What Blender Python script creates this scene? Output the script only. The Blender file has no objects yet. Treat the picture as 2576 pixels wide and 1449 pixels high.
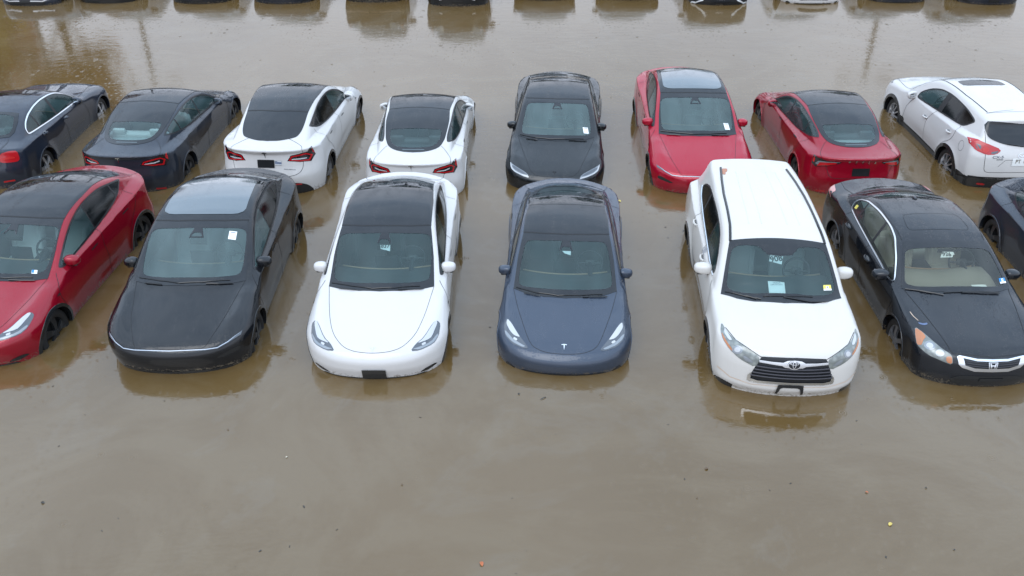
import bpy, bmesh, math, random
import numpy as np
from mathutils import Vector, Matrix
from mathutils.geometry import delaunay_2d_cdt
random.seed(7); rng = np.random.default_rng(7)
scene = bpy.context.scene
# ---------------------------------------------------------------- camera
cam_d = bpy.data.cameras.new('camera'); cam = bpy.data.objects.new('camera', cam_d)
scene.collection.objects.link(cam); scene.camera = cam
cam_d.sensor_width = 36; cam_d.lens = 36*2250/2576; cam_d.clip_end = 2000; cam_d.clip_start = .1
cam.location = (0, 0, 7.57); cam.rotation_euler = (math.radians(90-32.8), 0, 0)
# ---------------------------------------------------------------- overcast sky
w = bpy.data.worlds.new('World'); scene.world = w; w.use_nodes = True
nt = w.node_tree; nt.nodes.clear()
out = nt.nodes.new('ShaderNodeOutputWorld'); bg = nt.nodes.new('ShaderNodeBackground')
sky = nt.nodes.new('ShaderNodeTexSky'); sky.sky_type = 'NISHITA'; sky.sun_disc = False
SUN_EL, SUN_AZ = math.radians(52), math.radians(200)
sky.sun_elevation = SUN_EL; sky.sun_rotation = SUN_AZ; sky.air_density = 1.0; sky.dust_density = 6.0; sky.ozone_density = 1.0
hs = nt.nodes.new('ShaderNodeHueSaturation'); hs.inputs['Saturation'].default_value = .22; hs.inputs['Value'].default_value = 1.0
nt.links.new(sky.outputs[0], hs.inputs['Color'])
# a thick cloud layer, even, with soft darker banks
tc = nt.nodes.new('ShaderNodeTexCoord'); mp = nt.nodes.new('ShaderNodeMapping'); mp.inputs['Scale'].default_value = (1, 1, 2.4)
ns = nt.nodes.new('ShaderNodeTexNoise'); ns.inputs['Scale'].default_value = 3.2; ns.inputs['Detail'].default_value = 4
cr = nt.nodes.new('ShaderNodeValToRGB'); cr.color_ramp.elements[0].position = .34; cr.color_ramp.elements[1].position = .66
cr.color_ramp.elements[0].color = (7.4, 9.6, 12.6, 1); cr.color_ramp.elements[1].color = (10.6, 13.0, 16.2, 1)
mx = nt.nodes.new('ShaderNodeMix'); mx.data_type = 'RGBA'; mx.inputs[0].default_value = .85
nt.links.new(tc.outputs['Generated'], mp.inputs[0]); nt.links.new(mp.outputs[0], ns.inputs['Vector']); nt.links.new(ns.outputs[0], cr.inputs[0])
nt.links.new(hs.outputs[0], mx.inputs[6]); nt.links.new(cr.outputs[0], mx.inputs[7])
# the low sky is greyer and dimmer than the cloud overhead
sx = nt.nodes.new('ShaderNodeSeparateXYZ'); nt.links.new(tc.outputs['Generated'], sx.inputs[0])
er = nt.nodes.new('ShaderNodeMapRange'); er.interpolation_type = 'SMOOTHSTEP'; er.inputs['From Min'].default_value = .18; er.inputs['From Max'].default_value = .62; nt.links.new(sx.outputs[2], er.inputs['Value'])
tn = nt.nodes.new('ShaderNodeMix'); tn.data_type = 'RGBA'; tn.inputs[6].default_value = (.90, .79, .73, 1); tn.inputs[7].default_value = (1, 1, 1, 1); nt.links.new(er.outputs[0], tn.inputs[0])
vm = nt.nodes.new('ShaderNodeVectorMath'); vm.operation = 'MULTIPLY'; nt.links.new(mx.outputs[2], vm.inputs[0]); nt.links.new(tn.outputs[2], vm.inputs[1])
nt.links.new(vm.outputs[0], bg.inputs[0]); bg.inputs[1].default_value = .13
nt.links.new(bg.outputs[0], out.inputs[0])
sun_d = bpy.data.lights.new('sun', 'SUN'); sun_d.energy = .6; sun_d.angle = math.radians(40); sun_d.color = (1, .97, .93)
sun = bpy.data.objects.new('sun', sun_d); scene.collection.objects.link(sun)
sun.rotation_euler = (math.radians(90)-SUN_EL, 0, math.pi-SUN_AZ)
# ---------------------------------------------------------------- exposure
scene.view_settings.view_transform = 'Standard'; scene.view_settings.look = 'None'
scene.view_settings.exposure = 0.35; scene.view_settings.gamma = 1.0
# ---------------------------------------------------------------- car surface library (pure numpy)
def curve(pts):
    """smooth 1-D curve through points, returned as a dense lookup table"""
    p = np.array(pts, float); x, y = p[:, 0], p[:, 1]
    h = np.diff(x); d = np.diff(y) / h
    m = np.zeros(len(x)); m[0] = d[0]; m[-1] = d[-1]
    for i in range(1, len(x) - 1):
        m[i] = 0 if d[i-1]*d[i] <= 0 else 3*(h[i-1]+h[i]) / ((2*h[i]+h[i-1])/d[i-1] + (h[i]+2*h[i-1])/d[i])
    X = np.linspace(x[0], x[-1], 400)
    k = np.clip(np.searchsorted(x, X) - 1, 0, len(x) - 2)
    u = (X - x[k]) / h[k]
    Y = (2*u**3-3*u**2+1)*y[k] + (u**3-2*u**2+u)*h[k]*m[k] + (-2*u**3+3*u**2)*y[k+1] + (u**3-u**2)*h[k]*m[k+1]
    return lambda v: np.interp(v, X, Y)

def smax(a, b, k):
    h = np.clip(.5 + .5*(a-b)/k, 0, 1)
    return b + (a-b)*h + k*h*(1-h)

class Shape:
    """implicit car body: F<0 inside. s = metres back from the nose, t = lateral, z = up from the ground"""
    def __init__(self, **k):
        self.L = k['L']; self.k = k
        for n in ('top', 'bow', 'crown', 'fb', 'ft', 'wl', 'zb', 'wb', 'tm', 'nf', 'nr'):
            setattr(self, n, curve(k[n]))
        self.zm = k.get('zm', .6); self.ws = k['wheels']; self.R = k['arch']
    def F(self, s, t, z):
        k = self.k; a = np.abs(t); a2 = a*a
        se = s - self.bow(s)*a2
        Z = self.top(se) - self.crown(s)*a2 + self.fb(s)*np.exp(-((a-self.ft(s))/.14)**2)
        ft = z - Z
        zb = self.zb(s); zm = self.zm
        up = np.clip((z-zm)/(zb-zm), 0, 1.2); lo = np.clip((zm-z)/.4, 0, 1.5)
        wl = self.wl(s)
        W1 = wl - k.get('tuck', .035)*up**2 - k.get('low', .05)*lo**2
        W1 = W1 - k.get('scoop', .018)*np.exp(-((z-.47)/.11)**2)*np.clip(1-np.abs(s-(self.ws[0]+self.ws[1])/2)/.95, 0, 1)
        for w in self.ws:
            r = np.sqrt((s-w)**2 + (z-.33)**2)
            W1 = W1 + k.get('flare', .018)*np.exp(-((r-self.R)/.10)**2)
        dz = z - zb
        W2 = self.wb(s) - self.tm(s)*dz - .10*np.clip(dz, 0, 1)**2
        g = np.clip((dz + .035)/.07, 0, 1); g = g*g*(3-2*g)
        W = W1*(1-g) + np.minimum(W1, W2)*g
        fs = (a - W)*.93
        ks = np.interp(s, [0, 1.0, 1.5, self.L-.9, self.L], k.get('kside', [.14, .085, .06, .06, .05]))
        f = smax(fs, ft*.94, ks)
        fr = self.nf(z) + k['pf'][0]*a2 + k['pf'][1]*a2**3 - s
        f = smax(f, fr*.9, k.get('kf', .10))
        rr = s - (self.L - self.nr(z) - k['pr'][0]*a2 - k['pr'][1]*a2**3)
        f = smax(f, rr*.9, k.get('kr', .06))
        return f
    def grad(self, P, e=.004):
        s, t, z = P.T
        g = np.stack([self.F(s+e, t, z)-self.F(s-e, t, z), self.F(s, t+e, z)-self.F(s, t-e, z), self.F(s, t, z+e)-self.F(s, t, z-e)], 1)/(2*e)
        return g
    def newton(self, P, off=0, n=3):
        for _ in range(n):
            g = self.grad(P); f = self.F(*P.T) - off
            P = P - np.clip(f/np.maximum((g**2).sum(1), .2), -.03, .03)[:, None]*g
        return P
    # ---- views
    def rays(self, view, u, v):
        u = np.asarray(u, float); v = np.asarray(v, float); o = np.zeros_like(u); C, S = math.cos(math.radians(33)), math.sin(math.radians(33))
        if view == 'top': return np.stack([v, u, o+2.1], 1), np.array([0, 0, -1.]), 1.9
        if view in 'RL': # from the side, tilted 30 deg down: v = z cos - |t| sin
            g = 1 if view == 'R' else -1
            A = np.stack([u, -.5*v*g, v*.866], 1); D = np.array([0, -.866*g, -.5]); return A - 2.4*D, D, 2.6
        if view in ('SR', 'SL'):
            g = 1 if view == 'SR' else -1
            return np.stack([u, o+1.25*g, v], 1), np.array([0, -1.*g, 0]), 1.2
        if view == 'front': return np.stack([o-.3, u, v], 1), np.array([1., 0, 0]), 1.6
        if view == 'rear': return np.stack([o+self.L+.3, u, v], 1), np.array([-1., 0, 0]), 1.8
        if view == 'fo': # looking from ahead and 33 deg above: v = z cos + s sin
            A = np.stack([v*S, u, v*C], 1); D = np.array([C, 0, -S]); return A - 2.2*D, D, 4.2
        if view == 'ro':
            A = np.stack([self.L - v*S, u, v*C], 1); D = np.array([-C, 0, -S]); return A - 2.2*D, D, 4.2
    def uv(self, view, P):
        s, t, z = P.T; C, S = math.cos(math.radians(33)), math.sin(math.radians(33))
        return {'top': lambda: (t, s), 'R': lambda: (s, z*.866-t*.5), 'L': lambda: (s, z*.866+t*.5), 'SR': lambda: (s, z), 'SL': lambda: (s, z), 'front': lambda: (t, z), 'rear': lambda: (t, z),
                'fo': lambda: (t, z*C + s*S), 'ro': lambda: (t, z*C + (self.L-s)*S)}[view]()
    def hit(self, O, D, T, off=0, steps=70):
        D = np.broadcast_to(D, O.shape)
        lam = np.linspace(0, T, steps); n = len(O)
        best = np.full(n, float(T)); prev = np.full(n, 0.); done = np.zeros(n, bool)
        f0 = None
        for i, l in enumerate(lam):
            P = O + D*l; f = self.F(*P.T) - off
            new = (~done) & (f < 0)
            best[new] = l; prev[new] = lam[max(i-1, 0)]; done |= new
            if done.all(): break
        lo, hi = prev.copy(), best.copy()
        for _ in range(14):
            m = (lo+hi)/2; f = self.F(*(O + D*m[:, None]).T) - off
            ins = f < 0; hi = np.where(ins, m, hi); lo = np.where(ins, lo, m)
        return O + D*hi[:, None], done
    def project(self, view, u, v, off=.004):
        O, D, T = self.rays(view, u, v)
        P, ok = self.hit(O, D, T)
        g = self.grad(P); g /= np.linalg.norm(g, axis=1)[:, None] + 1e-9
        return P + g*off, g, ok

def inpoly(poly, u, v):
    poly = np.asarray(poly, float); n = len(poly); c = np.zeros(np.shape(u), bool)
    j = n-1
    for i in range(n):
        xi, yi = poly[i]; xj, yj = poly[j]
        if yi != yj:
            c ^= ((yi > v) != (yj > v)) & (u < (xj-xi)*(v-yi)/(yj-yi) + xi)
        j = i
    return c

def smoothpoly(poly, it=2):
    """rounds a polygon's corners (Chaikin)"""
    p = np.asarray(poly, float)
    for _ in range(it):
        q = np.roll(p, -1, 0); p = np.stack([.8*p+.2*q, .2*p+.8*q], 1).reshape(-1, 2)
    return p

def cr(pts, n=5):
    """smooth curve through points (Catmull-Rom)"""
    p = np.asarray(pts, float); q = np.vstack([2*p[0]-p[1], p, 2*p[-1]-p[-2]]); out = []
    for i in range(1, len(q)-2):
        for j in range(n):
            t = j/n; a, b, c, d = q[i-1], q[i], q[i+1], q[i+2]
            out.append(tuple(.5*((2*b)+(c-a)*t+(2*a-5*b+4*c-d)*t*t+(3*b-a-3*c+d)*t**3)))
    out.append(tuple(p[-1])); return out

def softline(p, it=2):
    """rounds an open line's corners, ends kept"""
    p = np.asarray(p, float)
    for _ in range(it):
        a, b = p[:-1], p[1:]; m = np.stack([.78*a+.22*b, .22*a+.78*b], 1).reshape(-1, p.shape[1]); p = np.vstack([p[:1], m[1:-1], p[-1:]])
    return p

def densify(poly, h, closed=True):
    p = np.asarray(poly, float); out = []
    n = len(p)
    for i in range(n if closed else n-1):
        a, b = p[i], p[(i+1) % n]; k = max(1, int(math.ceil(np.linalg.norm(b-a)/h)))
        for j in range(k): out.append(a + (b-a)*j/k)
    if not closed: out.append(p[-1])
    return np.array(out)

def surface_net(shape, h=.026):
    L = shape.L
    xs = np.arange(-.06, L+.08, h); ys = np.arange(-1.08, 1.08+h, h); zs = np.arange(.10, 1.85, h)
    S, T, Z = np.meshgrid(xs, ys, zs, indexing='ij')
    V = shape.F(S.ravel(), T.ravel(), Z.ravel()).reshape(S.shape)
    ins = V < 0
    nx, ny, nz = V.shape
    acc = np.zeros((nx-1, ny-1, nz-1, 3)); cnt = np.zeros((nx-1, ny-1, nz-1))
    corners = [(i, j, k) for i in (0, 1) for j in (0, 1) for k in (0, 1)]
    def blk(A, c): return A[c[0]:nx-1+c[0], c[1]:ny-1+c[1], c[2]:nz-1+c[2]]
    for a in corners:
        for ax in range(3):
            if a[ax]: continue
            b = list(a); b[ax] = 1; b = tuple(b)
            va, vb = blk(V, a), blk(V, b); m = (va < 0) != (vb < 0)
            r = np.where(m, va/np.where(m, va-vb, 1), 0)
            for d in range(3):
                acc[..., d] += np.where(m, a[d] + (r if d == ax else 0), 0)
            cnt += m
    has = cnt > 0; idx = -np.ones(has.shape, int); idx[has] = np.arange(has.sum())
    I, J, K = np.nonzero(has); q = acc[has]/cnt[has][:, None]
    P = np.stack([xs[I]+q[:, 0]*h, ys[J]+q[:, 1]*h, zs[K]+q[:, 2]*h], 1)
    quads = []
    for ax in range(3):
        o = [d for d in range(3) if d != ax]
        sl0 = [slice(None)]*3; sl1 = [slice(None)]*3; sl0[ax] = slice(0, -1); sl1[ax] = slice(1, None)
        A, B = ins[tuple(sl0)], ins[tuple(sl1)]; m = A != B
        e = np.argwhere(m)
        ok = (e[:, o[0]] > 0) & (e[:, o[1]] > 0) & (e[:, o[0]] < V.shape[o[0]]-1) & (e[:, o[1]] < V.shape[o[1]]-1)
        e = e[ok]; flip = A[tuple(e.T)]
        def cell(d0, d1):
            c = e.copy(); c[:, o[0]] -= d0; c[:, o[1]] -= d1; return idx[tuple(c.T)]
        Q = np.stack([cell(1, 1), cell(0, 1), cell(0, 0), cell(1, 0)], 1)
        if ax == 1: flip = ~flip
        Q[~flip] = Q[~flip][:, ::-1]
        quads.append(Q)
    Q = np.concatenate(quads); Q = Q[(Q >= 0).all(1)]
    P = shape.newton(P)
    return P, Q
# ---------------------------------------------------------------- the car shapes
# profile heights along the centre line, plan bow, crown, fender crest, widths, belt line, tumblehome, nose and tail rake
COMMON = dict(crown=[(0,.05),(1,.06),(1.6,.08),(2.2,.10),(3.2,.12),(5,.10)])
SH = {}
SH['liftback_sedan'] = Shape(L=4.69, wheels=(.84, 3.715), arch=.385, zm=.6,
    top=[(-.2,.40),(0,.56),(.1,.625),(.2,.67),(.4,.735),(.6,.79),(.8,.845),(.97,.895),(1.3,1.07),(1.65,1.24),(2.0,1.365),(2.3,1.42),(2.6,1.441),(2.85,1.432),(3.2,1.385),(3.6,1.29),(4.0,1.17),(4.25,1.10),(4.45,1.062),(4.6,1.046),(4.68,1.044),(4.9,1.03)],
    bow=[(0,.10),(.5,.15),(.95,.36),(1.4,.34),(2.0,.14),(2.5,.0),(3.2,-.05),(4.1,-.28),(4.5,-.15),(4.9,-.1)],
    crown=[(0,.05),(.9,.05),(1.6,.07),(2.2,.09),(3.2,.12),(4.2,.14),(4.9,.10)],
    fb=[(0,.0),(.3,.035),(.6,.062),(1.0,.056),(1.35,.01),(1.6,0),(3.4,0),(3.8,.015),(4.3,.02),(4.9,.0)],
    ft=[(0,.62),(.5,.74),(1.0,.80),(1.5,.80),(3.5,.78),(4.9,.74)],
    wl=[(0,.90),(.5,.918),(.85,.922),(1.5,.905),(2.4,.90),(3.2,.905),(3.75,.922),(4.2,.905),(4.5,.875),(4.9,.83)],
    zb=[(0,.70),(.8,.83),(1.3,.90),(2.5,.945),(3.5,.985),(4.2,1.0),(4.9,.98)],
    wb=[(0,.86),(.9,.865),(1.3,.845),(2.3,.825),(3.2,.79),(3.7,.745),(4.1,.70),(4.9,.72)],
    tm=[(0,.9),(1.2,.5),(1.6,.34),(2.2,.30),(3.2,.36),(4.0,.50),(4.9,.8)],
    nf=[(.1,.14),(.3,.04),(.42,.005),(.52,0),(.6,.02),(.68,.10),(.8,.30),(1.0,.5)],
    nr=[(.1,.14),(.35,.03),(.55,.0),(.8,.05),(.95,.06),(1.05,.02),(1.2,.02)],
    pf=(.26,.33), pr=(.33,.34), kr=.045)
SH['tall_hatch'] = Shape(L=4.75, wheels=(.87, 3.76), arch=.40, zm=.66,
    top=[(-.2,.50),(0,.66),(.1,.725),(.2,.765),(.4,.83),(.6,.885),(.8,.935),(1.0,.985),(1.07,1.01),(1.4,1.19),(1.75,1.375),(2.08,1.505),(2.4,1.585),(2.75,1.622),(3.1,1.61),(3.5,1.54),(3.9,1.425),(4.3,1.27),(4.5,1.20),(4.62,1.19),(4.9,1.18)],
    bow=[(0,.10),(.5,.15),(.98,.34),(1.4,.32),(2.0,.13),(2.5,.0),(3.2,-.05),(4.2,-.25),(4.6,-.15),(4.9,-.1)],
    crown=[(0,.05),(.9,.05),(1.6,.07),(2.2,.09),(3.2,.12),(4.2,.14),(4.9,.09)],
    fb=[(0,.0),(.3,.035),(.6,.066),(1.0,.06),(1.35,.01),(1.6,0),(3.4,0),(3.8,.01),(4.3,.02),(4.9,.0)],
    ft=[(0,.64),(.5,.76),(1.0,.82),(1.5,.82),(3.5,.78),(4.9,.76)],
    wl=[(0,.93),(.5,.955),(.87,.965),(1.5,.945),(2.4,.94),(3.2,.945),(3.76,.965),(4.2,.95),(4.5,.92),(4.9,.87)],
    zb=[(0,.80),(.8,.93),(1.3,1.0),(2.5,1.05),(3.5,1.11),(4.1,1.15),(4.9,1.12)],
    wb=[(0,.90),(.9,.90),(1.3,.875),(2.3,.855),(3.2,.82),(3.8,.765),(4.3,.72),(4.9,.74)],
    tm=[(0,.9),(1.2,.48),(1.6,.34),(2.2,.30),(3.2,.34),(4.0,.48),(4.9,.8)],
    nf=[(.1,.14),(.35,.05),(.5,.005),(.6,0),(.7,.02),(.78,.10),(.9,.30),(1.1,.5)],
    nr=[(.1,.14),(.35,.03),(.6,.0),(.85,.07),(1.05,.10),(1.16,.05),(1.3,.05)],
    pf=(.26,.30), pr=(.30,.32), kr=.05)
SH['boxy_suv'] = Shape(L=4.855, wheels=(.95, 3.74), arch=.43, zm=.75, flare=.03, tuck=.03,
    top=[(-.2,.80),(0,.93),(.1,1.0),(.3,1.06),(.6,1.11),(.98,1.15),(1.3,1.34),(1.6,1.51),(1.88,1.64),(2.2,1.70),(2.8,1.73),(3.5,1.725),(4.2,1.70),(4.5,1.68),(5.1,1.65)],
    bow=[(0,.12),(.5,.15),(.98,.34),(1.4,.28),(2.0,.13),(2.5,.0),(5,0)],
    crown=[(0,.05),(1,.06),(1.6,.07),(2.2,.07),(3.2,.07),(5,.07)],
    fb=[(0,.0),(.4,.01),(.8,.02),(1.2,.01),(1.5,0),(5,.0)], ft=[(0,.7),(5,.8)],
    wl=[(0,.93),(.5,.955),(.95,.965),(1.5,.945),(2.4,.945),(3.2,.95),(3.74,.965),(4.3,.95),(5,.90)],
    zb=[(0,.96),(.8,1.06),(1.3,1.09),(2.5,1.13),(3.5,1.17),(4.3,1.22),(5,1.2)],
    wb=[(0,.93),(.9,.925),(1.3,.90),(2.3,.885),(3.2,.87),(3.9,.84),(4.5,.80),(5,.78)],
    tm=[(0,.9),(1.2,.42),(1.6,.30),(2.2,.27),(3.2,.27),(4.2,.33),(5,.4)],
    nf=[(.1,.10),(.3,.06),(.45,.0),(.7,.01),(.85,.04),(.95,.10),(1.05,.3),(1.3,.6)],
    nr=[(.1,.12),(.35,.03),(.6,.0),(.9,.03),(1.1,.10),(1.3,.24),(1.5,.36),(1.64,.36),(1.8,.36)],
    pf=(.22,.25), pr=(.08,.16), kside=[.12,.09,.06,.06,.06], kf=.08, kr=.05)
SH['old_sedan'] = Shape(L=4.93, wheels=(1.0, 3.80), arch=.37, zm=.62,
    top=[(-.2,.52),(0,.68),(.1,.745),(.3,.815),(.6,.875),(1.0,.94),(1.2,.985),(1.6,1.195),(2.0,1.365),(2.3,1.44),(2.7,1.474),(3.1,1.455),(3.5,1.385),(3.9,1.25),(4.2,1.125),(4.4,1.08),(4.8,1.035),(5.1,1.0)],
    bow=[(0,.12),(.5,.15),(1.15,.30),(1.6,.28),(2.1,.13),(2.6,.0),(3.2,-.08),(4.1,-.25),(4.5,-.15),(5,-.1)],
    crown=[(0,.05),(1,.06),(1.6,.08),(2.2,.10),(3.2,.12),(4.2,.12),(5,.08)],
    fb=[(0,0),(.4,.01),(1,.02),(1.4,0),(5,0)], ft=[(0,.7),(5,.8)],
    wl=[(0,.89),(.5,.905),(1.0,.92),(1.5,.91),(2.4,.91),(3.2,.91),(3.8,.915),(4.3,.90),(5,.86)],
    zb=[(0,.74),(.8,.86),(1.4,.93),(2.5,.965),(3.5,1.0),(4.2,1.03),(5,1.02)],
    wb=[(0,.87),(.9,.87),(1.4,.855),(2.3,.835),(3.2,.82),(3.9,.78),(4.3,.77),(5,.77)],
    tm=[(0,.9),(1.2,.5),(1.7,.42),(2.2,.40),(3.2,.42),(4.0,.60),(5,.8)],
    nf=[(.1,.10),(.3,.03),(.42,.0),(.6,.02),(.7,.05),(.78,.12),(.9,.30),(1.1,.5)],
    nr=[(.1,.12),(.35,.03),(.6,.0),(.85,.03),(1.0,.06),(1.2,.08)],
    pf=(.24,.28), pr=(.26,.26), kf=.08)
SH['sport_sedan'] = Shape(L=4.62, wheels=(.78, 3.59), arch=.37, zm=.62, flare=.022,
    top=[(-.2,.56),(0,.70),(.1,.76),(.3,.82),(.6,.87),(1.0,.925),(1.28,.965),(1.6,1.13),(2.0,1.315),(2.3,1.395),(2.65,1.43),(3.0,1.415),(3.4,1.34),(3.75,1.22),(4.0,1.12),(4.15,1.085),(4.5,1.07),(4.8,1.05)],
    bow=[(0,.12),(.5,.12),(1.25,.28),(1.6,.26),(2.1,.13),(2.6,.0),(3.2,-.08),(3.95,-.22),(4.3,-.12),(5,-.1)],
    crown=[(0,.05),(1,.06),(1.6,.08),(2.2,.10),(3.2,.12),(4.2,.12),(5,.08)],
    fb=[(0,0),(.4,.01),(1,.02),(1.4,0),(5,0)], ft=[(0,.7),(5,.78)],
    wl=[(0,.87),(.4,.895),(.8,.905),(1.5,.89),(2.4,.89),(3.0,.89),(3.6,.905),(4.2,.885),(5,.84)],
    zb=[(0,.76),(.8,.87),(1.4,.92),(2.5,.955),(3.5,.99),(4.2,1.01),(5,1.0)],
    wb=[(0,.85),(.9,.85),(1.4,.83),(2.3,.81),(3.2,.79),(3.8,.75),(4.2,.75),(5,.75)],
    tm=[(0,.9),(1.2,.5),(1.7,.40),(2.2,.38),(3.2,.42),(3.9,.60),(5,.8)],
    nf=[(.1,.10),(.3,.03),(.42,.0),(.6,.02),(.7,.04),(.78,.10),(.9,.30),(1.1,.5)],
    nr=[(.1,.12),(.35,.03),(.6,.0),(.85,.05),(1.0,.08),(1.2,.08)],
    pf=(.24,.28), pr=(.26,.26), kf=.08)
SH['compact_suv'] = Shape(L=4.54, wheels=(.90, 3.60), arch=.42, zm=.72, flare=.028,
    top=[(-.2,.74),(0,.88),(.1,.94),(.3,1.0),(.6,1.05),(1.0,1.10),(1.1,1.125),(1.4,1.30),(1.7,1.46),(2.0,1.585),(2.3,1.645),(2.7,1.67),(3.2,1.655),(3.7,1.61),(4.0,1.575),(4.2,1.55),(4.8,1.5)],
    bow=[(0,.12),(.5,.15),(1.05,.32),(1.4,.28),(2.0,.13),(2.5,.0),(4,-.02),(5,-.05)],
    crown=[(0,.05),(1,.06),(1.6,.07),(2.2,.08),(3.2,.09),(5,.10)],
    fb=[(0,.0),(.4,.01),(.8,.02),(1.2,.01),(1.5,0),(5,.0)], ft=[(0,.7),(5,.8)],
    wl=[(0,.89),(.5,.91),(.9,.92),(1.5,.905),(2.4,.905),(3.2,.91),(3.6,.925),(4.1,.905),(5,.86)],
    zb=[(0,.92),(.8,1.0),(1.3,1.05),(2.5,1.09),(3.5,1.15),(4.3,1.20),(5,1.2)],
    wb=[(0,.88),(.9,.88),(1.3,.865),(2.3,.85),(3.2,.83),(3.8,.79),(4.3,.74),(5,.72)],
    tm=[(0,.9),(1.2,.45),(1.6,.34),(2.2,.30),(3.2,.33),(4.0,.42),(5,.5)],
    nf=[(.1,.10),(.3,.06),(.45,.0),(.7,.02),(.85,.06),(.95,.12),(1.05,.3),(1.3,.6)],
    nr=[(.1,.16),(.35,.05),(.6,.0),(.9,.02),(1.1,.10),(1.3,.23),(1.5,.36),(1.58,.33),(1.8,.30)],
    pf=(.22,.25), pr=(.12,.20), kf=.08, kr=.05)
# ---------------------------------------------------------------- geometry helpers
def P2(sh, view, pts):
    """3-D surface points (s,t,z) or ready 2-D points -> 2-D polygon in a view"""
    p = np.asarray(pts, float)
    return p if p.shape[1] == 2 else np.stack(sh.uv(view, p), 1)
def symo(h):
    m = [q for q in mir(h)[::-1] if abs(q[1] if len(q) == 3 else q[0]) > 1e-6]
    return m+list(h)
def mir(pts):
    return [(-p[0], p[1]) if len(p) == 2 else (p[0], -p[1], p[2]) for p in pts]
def area2(p): return .5*np.sum(p[:, 0]*np.roll(p[:, 1], -1) - np.roll(p[:, 0], -1)*p[:, 1])
def grow(poly, d):
    p = np.asarray(poly, float); s = np.sign(area2(p))
    a = p - np.roll(p, 1, 0); b = np.roll(p, -1, 0) - p
    def nrm(v): n = np.stack([v[:, 1], -v[:, 0]], 1); return n/(np.linalg.norm(n, axis=1)[:, None]+1e-9)
    n = nrm(a)+nrm(b); n /= np.maximum((n**2).sum(1)[:, None]/2, .5)
    return p + s*d*n
def clip(poly, a, b):
    """keep the part of poly left of the line a->b"""
    a = np.array(a, float); b = np.array(b, float); d = b-a; out = []
    f = lambda p: d[0]*(p[1]-a[1]) - d[1]*(p[0]-a[0])
    n = len(poly)
    for i in range(n):
        p, q = np.array(poly[i]), np.array(poly[(i+1) % n]); fp, fq = f(p), f(q)
        if fp >= 0: out.append(p)
        if fp*fq < 0: out.append(p + (q-p)*fp/(fp-fq))
    return np.array(out)
def fill2d(outer, holes=(), h=.05):
    """triangulates a polygon (with holes) with interior grid points"""
    loops = [densify(outer, h)] + [densify(x, h) for x in holes]
    V = []; E = []
    for lp in loops:
        n0 = len(V); V += [tuple(q) for q in lp]; m = len(lp); E += [(n0+i, n0+(i+1) % m) for i in range(m)]
    o = loops[0]; u0, v0 = o.min(0); u1, v1 = o.max(0)
    gu, gv = np.meshgrid(np.arange(u0+h/2, u1, h), np.arange(v0+h/2, v1, h)); gu = gu.ravel(); gv = gv.ravel()
    k = inpoly(o, gu, gv)
    for x in loops[1:]: k &= ~inpoly(x, gu, gv)
    G = np.stack([gu[k], gv[k]], 1)
    if len(G):
        B = np.array(V); dm = np.sqrt(((G[:, None]-B[None])**2).sum(2)).min(1); G = G[dm > h*.45]
    V += [tuple(q) for q in G]
    r = delaunay_2d_cdt([Vector((float(a), float(b))) for a, b in V], E, [], 0, 1e-6)
    vv = np.array([(a.x, a.y) for a in r[0]]); ff = np.array([list(f) for f in r[2] if len(f) == 3])
    c = vv[ff].mean(1); k = inpoly(loops[0], c[:, 0], c[:, 1])
    for x in loops[1:]: k &= ~inpoly(x, c[:, 0], c[:, 1])
    return vv, ff[k]

def box_mesh(c, s, r=.02, rot=(0, 0, 0), seg=2):
    bm = bmesh.new(); bmesh.ops.create_cube(bm, size=1)
    bmesh.ops.scale(bm, vec=s, verts=bm.verts)
    if r: bmesh.ops.bevel(bm, geom=bm.edges[:], offset=min(r, min(s)*.49), segments=seg, profile=.5, affect='EDGES')
    M = Matrix.Rotation(rot[2], 3, 'Z') @ Matrix.Rotation(rot[1], 3, 'Y') @ Matrix.Rotation(rot[0], 3, 'X')
    V = [tuple(M @ v.co + Vector(c)) for v in bm.verts]; F = [[v.index for v in f.verts] for f in bm.faces]; bm.free(); return V, F
def lathe(prof, n=32, axis='x'):
    V = []; F = []; m = len(prof)
    for i in range(n):
        a = 2*math.pi*i/n
        for (x, r) in prof: V.append((x, r*math.cos(a), r*math.sin(a)))
    for i in range(n):
        for j in range(m-1):
            a = i*m+j; b = ((i+1) % n)*m+j; F.append([a, b, b+1, a+1])
    return V, F
def tube(path, r, n=6, flat=1.0, close=False):
    P = [Vector(p) for p in path]; V = []; F = []; k = len(P)
    for i, p in enumerate(P):
        d = (P[(i+1) % k]-P[i-1]) if close else (P[min(i+1, k-1)]-P[max(i-1, 0)]); d.normalize()
        x = d.cross(Vector((0, 0, 1)));
        if x.length < .1: x = d.cross(Vector((1, 0, 0)))
        x.normalize(); y = x.cross(d)
        rr = r[i] if isinstance(r, (list, tuple)) else r
        for j in range(n):
            a = 2*math.pi*j/n; V.append(tuple(p + x*math.cos(a)*rr + y*math.sin(a)*rr*flat))
    for i in range(k if close else k-1):
        for j in range(n):
            a = i*n+j; b = i*n+(j+1) % n; c = ((i+1) % k)*n+(j+1) % n; d = ((i+1) % k)*n+j; F.append([a, b, c, d])
    if not close: F.append(list(range(n))[::-1]); F.append([(k-1)*n+j for j in range(n)])
    return V, F
def merge(*ms):
    V = []; F = []
    for v, f in ms: n = len(V); V += list(v); F += [[i+n for i in q] for q in f]
    return V, F
def shift(m, d): return [tuple(np.add(v, d)) for v in m[0]], m[1]
def mxm(m): return [(-v[0], v[1], v[2]) for v in m[0]], [list(f)[::-1] for f in m[1]]

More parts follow.
